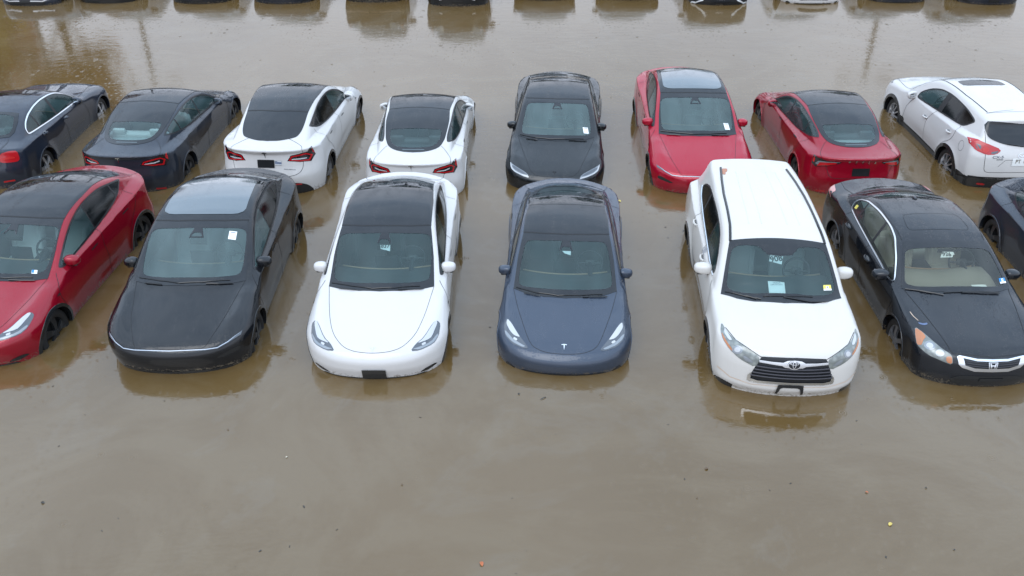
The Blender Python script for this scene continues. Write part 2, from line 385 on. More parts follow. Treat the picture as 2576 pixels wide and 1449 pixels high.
_fonts = {}
def text_mesh(txt, size=1, bold=False):
    """2-D triangles of a word, centred"""
    cu = bpy.data.curves.new('txt', 'FONT'); cu.body = txt; cu.size = size; cu.align_x = 'CENTER'; cu.align_y = 'CENTER'; cu.resolution_u = 3
    if bold: cu.offset = size*.018
    ob = bpy.data.objects.new('txt', cu); scene.collection.objects.link(ob)
    dg = bpy.context.evaluated_depsgraph_get(); me = bpy.data.meshes.new_from_object(ob.evaluated_get(dg))
    me.calc_loop_triangles(); V = np.array([v.co[:2] for v in me.vertices]); F = np.array([list(t.vertices) for t in me.loop_triangles])
    bpy.data.objects.remove(ob); bpy.data.curves.remove(cu); bpy.data.meshes.remove(me)
    return V, F

# ---------------------------------------------------------------- a car kind: all its meshes, built once
class Kind:
    def __init__(self, shape):
        self.sh = shape; self.L = shape.L; self.parts = []; self.extra = []; self.reg = {}
    def loc(self, P): return np.stack([P[:, 1], P[:, 0]-self.L/2, P[:, 2]], 1)
    def put(self, name, V, F, mats, midx=None, N=None, parent=None, smooth=True, label=None, at=None):
        me = bpy.data.meshes.new(name); V = np.asarray(V, float)
        me.from_pydata(V.tolist(), [], [list(map(int, f)) for f in F])
        if isinstance(mats, str): mats = [mats]
        if midx is not None: me.polygons.foreach_set('material_index', np.asarray(midx, np.int32))
        if smooth:
            me.polygons.foreach_set('use_smooth', np.ones(len(me.polygons), bool))
            if N is None: me.set_sharp_from_angle(angle=math.radians(38))
        me.update()
        if N is not None: me.normals_split_custom_set_from_vertices(np.asarray(N).tolist())
        d = dict(name=name, me=me, mats=mats, parent=parent, label=label, at=at)
        self.parts.append(d); return d
    def put3(self, name, m, mats, parent=None, smooth=True, **k):
        """mesh given in (t, s, z)"""
        V = np.array(m[0], float); V[:, 1] -= self.L/2
        return self.put(name, V, m[1], mats, parent=parent, smooth=smooth, **k)
    def orient(self, P, N, F):
        """flip faces (after the swap of axes) so that they look along N"""
        F = np.asarray(F); Q = self.loc(P); n = np.cross(Q[F[:, 1]]-Q[F[:, 0]], Q[F[:, 2]]-Q[F[:, 0]])
        NN = np.stack([N[:, 1], N[:, 0], N[:, 2]], 1)
        k = (n*NN[F[:, 0]]).sum(1) < 0; F = F.copy(); F[k] = F[k][:, ::-1]; return F, Q, NN
    # -- the painted shell with openings and its panels
    def shell(self, holes, regions, arch=True, h=.026):
        sh = self.sh; P, Q = surface_net(sh, h)
        N = sh.grad(P); N /= np.linalg.norm(N, axis=1)[:, None]+1e-9
        C = P[Q].mean(1); CN = N[Q].mean(1)
        dead = np.zeros(len(Q), bool)
        snaps = []
        for view, pts in holes:
            poly = P2(sh, view, pts); O, D, T = sh.rays(view, np.zeros(1), np.zeros(1)); u, v = sh.uv(view, C)
            k = inpoly(poly, u, v) & ((CN*-D).sum(1) > .02); dead |= k; snaps.append((view, poly, D))
        for w in sh.ws:
            dead |= ((C[:, 0]-w)**2+(C[:, 2]-.335)**2 < (sh.R)**2) & (np.abs(C[:, 1]) > .5) & (C[:, 2] < sh.R+.36)
        dead |= C[:, 2] < .13
        Q = Q[~dead]; C = C[~dead]; CN = CN[~dead]
        # boundary vertices slide onto the outlines
        e = np.sort(np.concatenate([Q[:, [i, (i+1) % 4]] for i in range(4)]), 1); ue, ct = np.unique(e, axis=0, return_counts=True)
        bv = np.unique(ue[ct == 1])
        for view, poly, D in snaps:
            u, v = sh.uv(view, P[bv]); q = np.stack([u, v], 1); a = poly; b = np.roll(poly, -1, 0); d = b-a
            t_ = np.clip(((q[:, None]-a)*d).sum(2)/np.maximum((d*d).sum(1), 1e-9), 0, 1); c = a+t_[..., None]*d
            dist = np.sqrt(((q[:, None]-c)**2).sum(2)); j = dist.argmin(1); dm = dist.min(1); c = c[np.arange(len(q)), j]
            k = (dm < h*.9) & ((N[bv]*-D).sum(1) > 0)
            if k.any():
                X, _, ok = sh.project(view, c[k][:, 0], c[k][:, 1], 0); idx = bv[k]
                near = ok & (np.linalg.norm(X-P[idx], axis=1) < .08); P[idx[near]] = X[near]
        for w in sh.ws:
            q = P[bv]; r = np.hypot(q[:, 0]-w, q[:, 2]-.335); k = (np.abs(r-sh.R) < h) & (np.abs(q[:, 1]) > .5)
            q = q[k]; r = r[k]; q[:, 0] = w+(q[:, 0]-w)*sh.R/r; q[:, 2] = .335+(q[:, 2]-.335)*sh.R/r
            for _ in range(4):
                f = sh.F(*q.T); q[:, 1] -= np.sign(q[:, 1])*np.clip(f, -.02, .02)
            P[bv[k]] = q
        N = sh.grad(P); N /= np.linalg.norm(N, axis=1)[:, None]+1e-9
        lab = np.zeros(len(Q), int); names = ['body']; mats = ['paint']
        for name, view, pts, mat in regions:
            poly = P2(sh, view, pts); O, D, T = sh.rays(view, np.zeros(1), np.zeros(1)); u, v = sh.uv(view, C)
            k = inpoly(poly, u, v) & ((CN*-D).sum(1) > .05) & (lab == 0); names.append(name); mats.append(mat); lab[k] = len(names)-1
        for i, nm in enumerate(names):
            q = Q[lab == i]
            if not len(q): continue
            used, inv = np.unique(q, return_inverse=True); q2 = inv.reshape(q.shape); p2 = P[used]; n2 = N[used]
            F, V, NN = self.orient(p2, n2, q2)
            if i == 0: self._body = (V, F, NN)
            else:
                d = self.put(nm, V, F, mats[i], N=NN)
                if nm.endswith('door'): self.reg[(nm, regions[i-1][1])] = d
        self.seams = []
    def seam(self, view, pts, w=.007, closed=False, mat='gap', off=.0025):
        sh = self.sh; p = P2(sh, view, pts); p = densify(smoothpoly(p, 2) if closed else (softline(p) if len(p) > 4 else p), .025, closed)
        d = np.roll(p, -1, 0)-np.roll(p, 1, 0) if closed else np.gradient(p, axis=0)
        n = np.stack([-d[:, 1], d[:, 0]], 1); n /= np.linalg.norm(n, axis=1)[:, None]+1e-9
        # width measured on the surface
        A, NA, ok = sh.project(view, p[:, 0], p[:, 1], off); B, _, _ = sh.project(view, p[:, 0]+n[:, 0]*.01, p[:, 1]+n[:, 1]*.01, off)
        dd = B-A; dd -= (dd*NA).sum(1)[:, None]*NA; dd /= np.linalg.norm(dd, axis=1)[:, None]+1e-9
        V = np.concatenate([A+dd*w/2, A-dd*w/2]); NN = np.concatenate([NA, NA]); m = len(p); F = []
        for i in range(m if closed else m-1):
            j = (i+1) % m
            if ok[i] and ok[j] and np.linalg.norm(A[i]-A[j]) < .15: F.append([i, j, j+m, i+m])
        if F:
            F, V, NN = self.orient(V, NN, F); self.seams.append((V, F, NN))
    def finish_body(self):
        V, F, N = self._body; mi = [np.zeros(len(F), int)]; Vs = [V]; Fs = [F.tolist()]; Ns = [N]; n = len(V)
        for v, f, nn in self.seams:
            Vs.append(v); Ns.append(nn); Fs.append((f+n).tolist()); n += len(v); mi.append(np.ones(len(f), int))
        self.put('body', np.concatenate(Vs), sum(Fs, []), ['paint', 'gap'], np.concatenate(mi), np.concatenate(Ns))
        self.seams = []
    def panel(self, name, view, pts, mat, off=.005, holes=(), h=.03, smooth=2, parent=None, raw=False, label=None):
        sh = self.sh; o = P2(sh, view, pts); o = smoothpoly(o, smooth) if smooth else o
        vv, ff = fill2d(o, [P2(sh, view, x) for x in holes], h)
        P, N, ok = sh.project(view, vv[:, 0], vv[:, 1], off)
        ff = ff[ok[ff].all(1)]
        e = np.linalg.norm(P[ff]-P[np.roll(ff, 1, 1)], axis=2).max(1); ff = ff[e < .35]
        if not len(ff): print('EMPTY panel', name); return None
        if not holes:                                               # keep the one connected piece
            lab = np.arange(len(P))
            while True:
                m_ = lab[ff].min(1); new = lab.copy(); np.minimum.at(new, ff.ravel(), np.repeat(m_, 3))
                if (new == lab).all(): break
                lab = new
            c_, n_ = np.unique(lab[ff[:, 0]], return_counts=True); ff = ff[lab[ff[:, 0]] == c_[n_.argmax()]]
        us, inv = np.unique(ff, return_inverse=True); P = P[us]; N = N[us]; ff = inv.reshape(ff.shape)
        F, V, NN = self.orient(P, N, ff)
        if raw: return V, F, NN
        return self.put(name, V, F, mat, N=NN, parent=parent, label=label)
    def word(self, name, txt, view, at, size, mat, off=.007, parent=None, sx=1, ang=0, space=None, flip=False):
        """lettering laid on the surface at 2-D or 3-D point at; reads upright for someone facing that end"""
        c = P2(self.sh, view, [at])[0]; V, F = text_mesh(txt, size, 'number' in name or name == 'lettering')
        V = V*[sx, 1]; ca, sa = math.cos(ang), math.sin(ang); V = np.stack([V[:, 0]*ca-V[:, 1]*sa, V[:, 0]*sa+V[:, 1]*ca], 1)
        if view in ('ro', 'rear') or flip: V = V*[-1, 1]
        V = V + c; P, N, ok = self.sh.project(view, V[:, 0], V[:, 1], off)
        F, V3, NN = self.orient(P, N, F[ok[F].all(1)]); return self.put(name, V3, F, mat, N=NN, parent=parent)
    def both(self, fn):
        fn(1); fn(-1)
    def tubepath(self, view, pts, off=.01, h=.05):
        p = densify(P2(self.sh, view, pts), h, False); P, N, ok = self.sh.project(view, p[:, 0], p[:, 1], off)
        return [(q[1], q[0], q[2]) for q in P[ok]]

# ---- wheels
def wheel_meshes(kind, r, style):
    w = .115
    prof = [(-w*.8, r*.66), (-w, r*.74), (-w*1.02, r*.86), (-w*.86, r*.965), (-w*.55, r*.995), (0, r), (w*.55, r*.995), (w*.86, r*.965), (w*1.02, r*.86), (w, r*.74), (w*.8, r*.66)]
    ty = lathe(prof, 48)
    # tread grooves as thin raised ribs
    rim = lathe([(w*.8, r*.67), (w*.86, r*.69), (w*.88, r*.66), (w*.6, r*.62), (w*.2, r*.60), (-w*.8, r*.62)], 48)
    back = lathe([(w*.1, .001), (w*.1, r*.61)], 32)
    sp = []
    n = {'cover': 5, 'spoke': 10, 'five': 5}[style]
    for i in range(n):
        a = 2*math.pi*i/n; V = []
        if style == 'cover':
            w0, w1, tw = .055, .105, .22
        elif style == 'spoke': w0, w1, tw = .022, .026, .0
        else: w0, w1, tw = .05, .07, .05
        R = [.05, r*.35, r*.66]; ww = [w0, (w0+w1)/2, w1]; dx = [w*.95, w*.98, w*.84]
        for k in range(3):
            aa = a+tw*k/2; c = (math.cos(aa), math.sin(aa)); p = (-math.sin(aa), math.cos(aa))
            for sgn in (-1, 1):
                for dep in (0, -.03):
                    V.append((dx[k]+dep, R[k]*c[0]+p[0]*ww[k]*sgn*.5, R[k]*c[1]+p[1]*ww[k]*sgn*.5))
        F = []
        for k in range(2):
            b = 4*k; F += [[b, b+4, b+6, b+2], [b+1, b+3, b+7, b+5], [b, b+1, b+5, b+4], [b+2, b+6, b+7, b+3]]
        sp.append((V, F))
    hub = lathe([(w*.98, .001), (w*.99, .045), (w*.9, .062), (w*.7, .065)], 24)
    return ty, merge(rim, *sp, hub), back
def add_wheels(K, r=.335, style='cover', track=None):
    ty, rim, back = wheel_meshes(K, r, style)
    first = None
    for w in K.sh.ws:
        x = float(K.sh.wl(w))-.158
        for g in (1, -1):
            at = (g*x, w-K.L/2, r)
            t = K.put('wheel', *(merge(back, lathe([(.03, .001), (.03, r*.6)], 24)) if g > 0 else mxm(merge(back, lathe([(.03, .001), (.03, r*.6)], 24)))), 'dark', at=at)
            a = K.put('tyre', *(ty if g > 0 else mxm(ty)), 'rubber', parent=t)
            b = K.put('rim', *(rim if g > 0 else mxm(rim)), 'rim', parent=t, smooth=False)
    # wheel housings
    for w in K.sh.ws:
        for g in (1, -1):
            R = K.sh.R+.035; n = 20; V = []; F = []; x1 = float(K.sh.wl(w))-.035
            for i in range(n+1):
                a = math.radians(-12+204*i/n); s_ = w+R*math.cos(a); z_ = .335+R*math.sin(a)
                q_, _ = K.sh.hit(np.array([[s_, 1.25, z_]]), np.array([0, -1., 0]), 1.2); x1 = max(min(q_[0][1]-.03, .93), .51)
                for x in (x1, .50): V.append((g*x, s_, z_))
            for i in range(n): F.append([2*i, 2*i+1, 2*i+3, 2*i+2])
            F.append([2*i+1 for i in range(n+1)])
            K.put3('wheel_housing', (V, F), 'dark')
def arch_trim(K, width, mat, lip=.02, off=.006, name='arch_trim'):
    sh = K.sh
    for w in sh.ws:
        for g in (1, -1):
            n = 40; V = []; N = []
            for r, o in ((sh.R-.004, -.05), (sh.R-.004, off), (sh.R+width, off), (sh.R+width+.004, -.004)):
                for i in range(n+1):
                    a = math.radians(-22+224*i/n); s = w+r*math.cos(a); z = .335+r*math.sin(a)
                    V.append((s, 0, z, o))
            V = np.array(V); O = np.stack([V[:, 0], np.full(len(V), 1.25*g), V[:, 2]], 1)
            P, ok = sh.hit(O, np.array([0, -1.*g, 0]), 1.0); G = sh.grad(P); G /= np.linalg.norm(G, axis=1)[:, None]
            P[:, 1] += g*V[:, 3]; F = []
            for j in range(3):
                for i in range(n): F.append([j*(n+1)+i, j*(n+1)+i+1, (j+1)*(n+1)+i+1, (j+1)*(n+1)+i])
            F, Q, NN = K.orient(P, G, F); K.put(name, Q, F, mat)
# ---- mirrors
def add_mirrors(K, tip, s, z, size=(.21, .15, .14), rootx=.84, style='round'):
    for g in (1, -1):
        bm = bmesh.new(); bmesh.ops.create_cube(bm, size=1); bmesh.ops.subdivide_edges(bm, edges=bm.edges[:], cuts=5, use_grid_fill=True)
        V = []
        for v in bm.verts:
            x, y, q = v.co*2; m = max(abs(x), abs(y), abs(q)); L = (abs(x)**3.2+abs(y)**3.2+abs(q)**3.2)**(1/3.2)
            x, y, q = x/L*m, y/L*m, q/L*m
            if y > .75: y = .75                                     # flat back where the glass sits
            k = 1-.22*(x > 0)*x - .1*(y < 0)*-y; q2 = q*k - .08*x; y2 = y + .18*x*x*(y < 0) + .25*x
            V.append((x*size[0]/2, y2*size[2]/2, q2*size[1]/2))
        F = [[v.index for v in f.verts] for f in bm.faces]; bm.free()
        c = np.array([tip-size[0]/2, s, z])
        V = (np.array(V)+c).tolist()
        m = (V, F); m = m if g > 0 else mxm(m)
        h = K.put3('mirror', m, 'mirror')
        gl = box_mesh((tip-size[0]/2, s+size[2]*.385, z), (size[0]*.66, .008, size[1]*.58), .003, (0, 0, .22)); K.put3('mirror_glass', gl if g > 0 else mxm(gl), 'mglass', parent=h)
        arm = tube([(rootx-.03, s-.05, z-size[1]*.62), (rootx+.03, s-.02, z-size[1]*.52), (tip-size[0]*.62, s, z-size[1]*.38)], [.03, .024, .03], 8, .6)
        tri = box_mesh((rootx-.02, s-.03, z-size[1]*.5), (.02, .16, .07), .008)
        low = box_mesh((tip-size[0]/2, s+.0, z-size[1]*.42), (size[0]*.62, size[2]*.5, .03), .014, (0, .08, 0.1))
        ms = merge(arm, tri, low); K.put3('mirror_arm', ms if g > 0 else mxm(ms), 'plastic', parent=h)
# ---- cabin
def add_cabin(K, cow, zc, roofz, swheel, seat='seat', screen=True, rows=(2.45, 3.35), w=.70, belt=.92, console=True, dash='dash'):
    fl = []
    x0, x1 = cow-.05, min(K.L-.7, rows[-1]+.75)
    V = [(-w-.06, x0, .36), (w+.06, x0, .36), (w+.06, x1, .36), (-w-.06, x1, .36), (-w-.06, x0, belt-.08), (w+.06, x0, belt-.06), (w-.05, x1, belt-.0), (-w+.05, x1, belt-.0)]
    K.put3('cabin_floor', (V, [[0, 1, 2, 3], [0, 4, 5, 1], [2, 6, 7, 3], [1, 5, 6, 2], [0, 3, 7, 4]]), 'cabin')
    # dashboard: swept top
    V = []; n = 10
    rows_ = [(cow-.02, zc-.05), (cow+.22, zc-.015), (cow+.50, zc-.03), (cow+.62, zc-.09), (cow+.60, zc-.30)]
    for (s_, z_) in rows_:
        for i in range(n+1):
            t_ = -w+2*w*i/n; hump = .035*math.exp(-((t_-.37)/.2)**2) if not screen else 0
            V.append((t_, s_+.12*(t_/w)**2, z_-.02*(t_/w)**2+hump))
    F = [[j*(n+1)+i, j*(n+1)+i+1, (j+1)*(n+1)+i+1, (j+1)*(n+1)+i] for j in range(4) for i in range(n)]
    d = K.put3('dashboard', (V, F), dash)
    tr = tube([(t_, cow+.615+.12*(t_/w)**2, zc-.078) for t_ in np.linspace(-w*.92, w*.92, 13)], .012, 6)
    K.put3('dash_trim', tr, 'trimwood', parent=d)
    if screen: K.put3('centre_screen', box_mesh((0, cow+.68, zc+.0), (.34, .018, .20), .006, (-.15, 0, 0)), 'screen')
    # steering wheel
    c = np.array(swheel); tilt = math.radians(62); ring = []
    for i in range(24):
        a = 2*math.pi*i/24; y, q = .185*math.cos(a), .185*math.sin(a)
        ring.append((c[0]+y, c[1]+q*math.cos(tilt), c[2]+q*math.sin(tilt)))
    rg = tube(ring, .016, 6, close=True); hubm = box_mesh(tuple(c), (.15, .05, .10), .03, (tilt-math.pi/2, 0, 0))
    spk = box_mesh(tuple(c), (.35, .02, .03), .008, (tilt-math.pi/2, 0, 0)); spk2 = box_mesh((c[0], c[1]-.05, c[2]-.08), (.035, .02, .16), .008, (tilt-math.pi/2, 0, 0))
    col = tube([tuple(c), (c[0], c[1]-.3, c[2]-.06)], .035, 8)
    K.put3('steering_wheel', merge(rg, hubm, spk, spk2, col), 'swheel')
    # seats
    def seat_mesh(x, s_, wd, zt, back=.62):
        base = box_mesh((x, s_-.22, .56), (wd, .52, .16), .06, (.1, 0, 0), 3)
        bk = box_mesh((x, s_+.10, .82), (wd*.96, .15, back), .06, (-.32, 0, 0), 3)
        bol = merge(box_mesh((x-wd*.43, s_+.06, .80), (.09, .15, back*.85), .04, (-.32, 0, 0)), box_mesh((x+wd*.43, s_+.06, .80), (.09, .15, back*.85), .04, (-.32, 0, 0)))
        hd = box_mesh((x, s_+.23, zt), (.27, .10, .19), .045, (-.25, 0, 0), 3)
        return merge(base, bk, bol), hd
    for g in (1, -1):
        b, hd = seat_mesh(g*.37, rows[0], .50, roofz-.25); p = K.put3('front_seat', b, seat); K.put3('headrest', hd, seat, parent=p)
    for q in rows[1:]:
        b, h1 = seat_mesh(0, q, min(1.22, w*1.75), roofz-.34, .56); p = K.put3('rear_seat', b, seat)
        for x in (-.36, .36): K.put3('headrest', box_mesh((x, q+.22, roofz-.32), (.25, .09, .13), .035, (-.2, 0, 0)), seat, parent=p)
    if console: K.put3('console', box_mesh((0, rows[0]-.35, .60), (.24, .80, .22), .04), 'cabin')
def camera_pod(K, s, z, wd=.13, ln=.22):
    """dark mirror and camera housing behind the top of the windscreen"""
    V = [(-wd*.42, s, z), (wd*.42, s, z), (wd*.85, s-ln*.75, z-.13), (-wd*.85, s-ln*.75, z-.13), (-wd*.5, s+.12, z-.02), (wd*.5, s+.12, z-.02), (wd*.9, s-ln*.6, z-.20), (-wd*.9, s-ln*.6, z-.20)]
    K.put3('interior_mirror', (V, [[0, 1, 2, 3], [0, 4, 5, 1], [3, 2, 6, 7], [1, 5, 6, 2], [0, 3, 7, 4], [4, 7, 6, 5]]), 'dark', smooth=False)
def wiper(K, pts, arm):
    p = K.tubepath('top', pts, .014, .06); a = K.tubepath('top', arm, .018, .06)
    w_ = K.put3('wiper', merge(tube(p, .008, 5), tube(a, [.010]*(len(a)-1)+[.007] if len(a) > 1 else .009, 5)), 'plastic')
def side_glass(K, pts, panes, trim=.03, mat='trim', glassmats=('glass', 'glass'), chrome=None, smooth=2, names=None):
    """dark surround (with its pillars) and panes; panes = list of clip lines"""
    sh = K.sh; holes = []
    for g in (1, -1):
        view = 'R' if g > 0 else 'L'; q = [(p[0], abs(p[1])*g, p[2]) for p in pts]
        out = smoothpoly(P2(sh, view, q), smooth); inner = grow(out, -trim); pn = []
        for cl in panes:
            pp = inner
            for a, b in cl: pp = clip(pp, a, b)
            pn.append(pp)
        K.extra.append(lambda out=out, pn=pn, view=view, g=g: _sg(K, view, out, pn, mat, glassmats, chrome))
        for p in pn: holes.append((view, grow(p, .008)))
    return holes
def _sg(K, view, out, pn, mat, gm, chrome):
    tr = K.panel('window_trim', view, out, mat, .004, [grow(p, -.002) for p in pn], .04, 0)
    for p, m in zip(pn, gm): K.panel('side_window', view, p, m, .0015, (), .06, 0)
    if chrome:
        a = grow(out, .012); K.panel('chrome_strip', view, a, 'chrome', .006, [grow(out, -.010)], .04, 0)
def glazing(K, name, view, out, inn, mat='glass', frit='frit', sm=1, cut=True, h=.06, parent_label=None):
    sh = K.sh; o = smoothpoly(P2(sh, view, out), sm); i = smoothpoly(P2(sh, view, inn), 2)
    def mk():
        p = K.panel(name, view, i, mat, .0015, (), h, 0)
        K.panel(name+'_border', view, o, frit, .005, [grow(i, -.002)], .035, 0, parent=p)
    K.extra.append(mk)
    return [(view, grow(i, .012))] if cut else []
def sym(h):
    m = [q for q in mir(h)[::-1] if abs(q[1] if len(q) == 3 else q[0]) > 1e-6]
    return list(h)+m
def rect(c, w, h, a=0): # 2-D rectangle in view coordinates
    ca, sa = math.cos(a), math.sin(a); return [(c[0]+x*w/2*ca-y*h/2*sa, c[1]+x*w/2*sa+y*h/2*ca) for x, y in ((-1, -1), (1, -1), (1, 1), (-1, 1))]
def oval(c, a, b, n=16): return [(c[0]+a*math.cos(2*math.pi*i/n), c[1]+b*math.sin(2*math.pi*i/n)) for i in range(n)]
def side2(K, view, path, **k): K.seam(view, path, **k)
def doors(K, a, b, c, w=.008):
    """three door gaps on each side, paths of (s,z)"""
    for v in ('SR', 'SL'):
        for p in (a, b, c):
            if p: K.seam(v, p, w)
def door_regions(front, rear):
    r = []
    for v in ('SR', 'SL'):
        r.append(('front_door', v, front, 'paint')); r.append(('rear_door', v, rear, 'paint'))
    return r
def flush_handles(K, at, mat='handle'):
    for v in ('SR', 'SL'):
        for (s, z), dn in zip(at, ('front_door', 'rear_door')): K.panel('door_handle', v, [(s-.10, z-.018), (s+.10, z-.002), (s+.10, z+.018), (s-.10, z+.006)], mat, .004, (), .03, 1, parent=K.reg.get((dn, v)))
def pull_handles(K, at, mat='mirror'):
    for g, v in ((1, 'SR'), (-1, 'SL')):
        for (s, z), dn in zip(at, ('front_door', 'rear_door')):
            P, N, ok = K.sh.project(v, np.array([s-.09, s-.05, s, s+.05, s+.09]), np.array([z-.004, z, z+.004, z+.008, z+.008]), .0)
            off = [.0, .032, .04, .032, .0]; path = [(P[i][1]+g*off[i], P[i][0], P[i][2]) for i in range(5)]
            d = K.reg.get((dn, v)); K.panel('handle_recess', v, oval((s, z), .08, .034), 'recess', .002, (), .04, 0, parent=d)
            K.put3('door_handle', tube(path, [.014, .017, .018, .017, .014], 8, 1.1), 'mirror', parent=d)
T_LOGO = [(-.5, .42), (-.25, .5), (0, .52), (.25, .5), (.5, .42), (.44, .28), (.2, .34), (.12, .33), (.02, -.55), (-.02, -.55), (-.12, .33), (-.2, .34), (-.44, .28)]
def t_logo(K, view, c, size, mat='chrome'):
    s = -1 if view == 'ro' else 1
    K.panel('emblem', view, [(c[0]+s*x*size, c[1]+y*size*.9) for x, y in T_LOGO], mat, .006, (), .04, 0)

# ---- front halves shared by the two sizes of one maker
def build_liftback(new=False):
    sh = SH['liftback_sedan']; K = Kind(sh); holes = []
    ws_o = sym([(1.02, 0, 0), (1.05, .30, 0), (1.14, .56, 0), (1.235, .738, 0), (1.66, .70, 0), (2.115, .634, 0), (2.06, .33, 0), (2.03, 0, 0)]); ws_o = [(p[1], p[0]) for p in ws_o]
    ws_i = sym([(1.135, 0, 0), (1.16, .30, 0), (1.24, .60, 0), (1.32, .685, 0), (1.87, .612, 0), (1.95, .555, 0), (1.92, .3, 0), (1.905, 0, 0)]); ws_i = [(p[1], p[0]) for p in ws_i]
    holes += glazing(K, 'windscreen', 'top', ws_o, ws_i, sm=0)
    # rear window: dark above, see-through below
    rw_o = sym([(0, 2.90)]+cr([(.587, 2.915), (.60, 3.3), (.565, 3.70), (.535, 3.86), (.47, 4.03), (.34, 4.16), (.17, 4.24), (0, 4.265)]))
    rw_i = sym([(0, 3.60), (.3, 3.60), (.49, 3.57), (.47, 3.80), (.42, 3.97), (.30, 4.08), (.15, 4.12), (0, 4.13)])
    holes += glazing(K, 'rear_window', 'top', rw_o, rw_i, sm=0, frit='roofglass', h=.04)
    dlo = [(1.50, .81, 1.0), (1.64, .78, 1.055), (1.85, .735, 1.18), (2.11, .70, 1.288), (2.46, .665, 1.36), (2.82, .64, 1.366), (3.10, .625, 1.335), (3.40, .60, 1.276), (3.70, .575, 1.195), (3.875, .58, 1.128), (3.84, .62, 1.105), (3.62, .72, 1.066), (3.13, .78, 1.012), (2.55, .805, .99), (1.83, .822, .955), (1.58, .82, .945)]
    bp = [((2.50, .3), (2.60, .9)), ((2.60, .9), (2.50, .3))]
    pane = [[((2.46, 0), (2.50, 1.2))], [((2.54, 1.2), (2.50, 0)), ((3.42, 0), (3.36, 1.2))], [((3.39, 1.2), (3.45, 0))]]
    pane[0] = [((2.44, 0), (2.52, 1.2))]
    holes += side_glass(K, dlo, pane, .026, glassmats=('glass', 'glass', 'glass'))
    HOODP = [(0, .575), (.20, .585), (.31, .61), (.43, .665), (.50, .78), (.575, .96), (.66, 1.17), (.738, 1.44)]
    if new: HOODP = [(0, .545), (.20, .55), (.32, .57), (.425, .63), (.49, .76), (.56, .95), (.65, 1.17), (.738, 1.42)]
    hood = sym(HOODP)
    hood_r = hood
    trunk = sym([(4.22, .16, 1.10), (4.05, .555, 1.09), (4.40, .735, 1.0), (4.57, .58, .835), (4.61, .55, .70), (4.66, .40, .655), (4.667, 0, .655)])
    regions = [('hood', 'fo', hood_r+[(-.6, 1.5), (.6, 1.5)][:0], 'paint'), ('trunk_lid', 'ro', trunk, 'paint')]
    fd = [(1.36, .93), (1.24, .80), (1.24, .62), (1.32, .35), (1.35, .1), (2.52, .1), (2.50, .455), (2.48, .73), (2.56, .99), (2.0, .97)]
    rd = [(2.52, .1), (2.50, .455), (2.48, .73), (2.56, .99), (3.1, 1.0), (3.70, 1.07), (3.66, .88), (3.40, .66), (3.25, .44), (3.22, .1)]
    regions += door_regions(fd, rd)
    K.shell(holes, regions)
    K.seam('fo', symo(HOODP), .006)
    K.seam('ro', trunk[:-1][:0] or sym([(4.02, .50, 1.12), (4.06, .555, 1.09), (4.40, .735, 1.0), (4.57, .58, .835), (4.61, .55, .70), (4.65, .45, .66), (4.667, 0, .655)]), .008)
    doors(K, fd[:5], [(2.52, .1), (2.50, .455), (2.48, .73), (2.56, .985)], [(3.22, .1), (3.25, .44), (3.40, .66), (3.66, .88), (3.70, 1.05)])
    for g in (1, -1):
        K.seam('top', [(g*.60, 3.83), (g*.72, 3.75)], .006)
    K.finish_body()
    for f in K.extra: f()
    K.panel('roof_glass', 'top', sym([(0, 2.045), (.33, 2.075), (.637, 2.13), (.625, 2.5), (.587, 2.905), (0, 2.89)]), 'roofglass', .006, (), .035, 0)
    K.panel('glass_joint', 'top', sym([(0, 2.880), (.592, 2.900), (.590, 2.918), (0, 2.903)]), 'gap', .0065, (), .035, 0); K.panel('glass_joint', 'top', sym([(0, 2.024), (.33, 2.052), (.637, 2.108), (.637, 2.134), (.33, 2.078), (0, 2.050)]), 'gap', .0065, (), .035, 0)
    # cowl strip under the windscreen
    arch_trim(K, .022, 'paint' if not new else 'paint')
    for g in (1, -1):
        m = (lambda p: p) if g > 0 else mir
        if not new:
            hl = [(.798, 1.031), (.73, .975), (.635, .83), (.565, .742), (.478, .64), (.552, .632), (.713, .692), (.81, .79), (.834, .93)]
            h = K.panel('headlight', 'fo', m(hl), 'lampdark', .004, (), .03, 1)
            K.panel('light_strip', 'fo', m([(.79, 1.018), (.735, .965), (.645, .835), (.60, .775), (.685, .80), (.745, .86), (.80, .95)]), 'lampwhite', .007, (), .03, 1, parent=h)
            K.panel('reflector', 'fo', m([(.822, .86), (.79, .79), (.70, .71), (.56, .648), (.52, .66), (.60, .70), (.70, .755), (.79, .85)]), 'lampsilver', .0075, (), .03, 1, parent=h)
            K.panel('projector', 'fo', m(rect((.665, .752), .055, .028, .5)), 'lampwhite', .010, (), .03, 1, parent=h)
            K.panel('bumper_vent', 'fo', m([(.80, .40), (.70, .33), (.62, .30), (.66, .36), (.78, .45)]), 'plastic', .004)
        else:
            hl = [(.842, .855), (.79, .795), (.65, .70), (.51, .61), (.462, .522), (.59, .56), (.735, .634), (.812, .71), (.830, .76)]
            h = K.panel('headlight', 'fo', m(hl), 'lampsilver', .004, (), .03, 1)
            K.panel('light_strip', 'fo', m([(.842, .855), (.832, .77), (.80, .70), (.735, .64), (.59, .563), (.47, .525), (.485, .55), (.60, .59), (.72, .65), (.79, .72), (.815, .80)]), 'lampwhite', .007, (), .03, 1, parent=h)
            K.panel('housing', 'fo', m([(.80, .79), (.66, .70), (.52, .605), (.50, .575), (.60, .605), (.72, .67), (.79, .735)]), 'lampdark', .0065, (), .03, 1, parent=h)
        # black window corner beside the mirror
        ta = [(4.61, .375, .86), (4.60, .42, .937), (4.58, .597, 1.003), (4.49, .715, 1.005), (4.262, .79, .992), (4.447, .81, .93), (4.495, .755, .832), (4.573, .58, .833)]
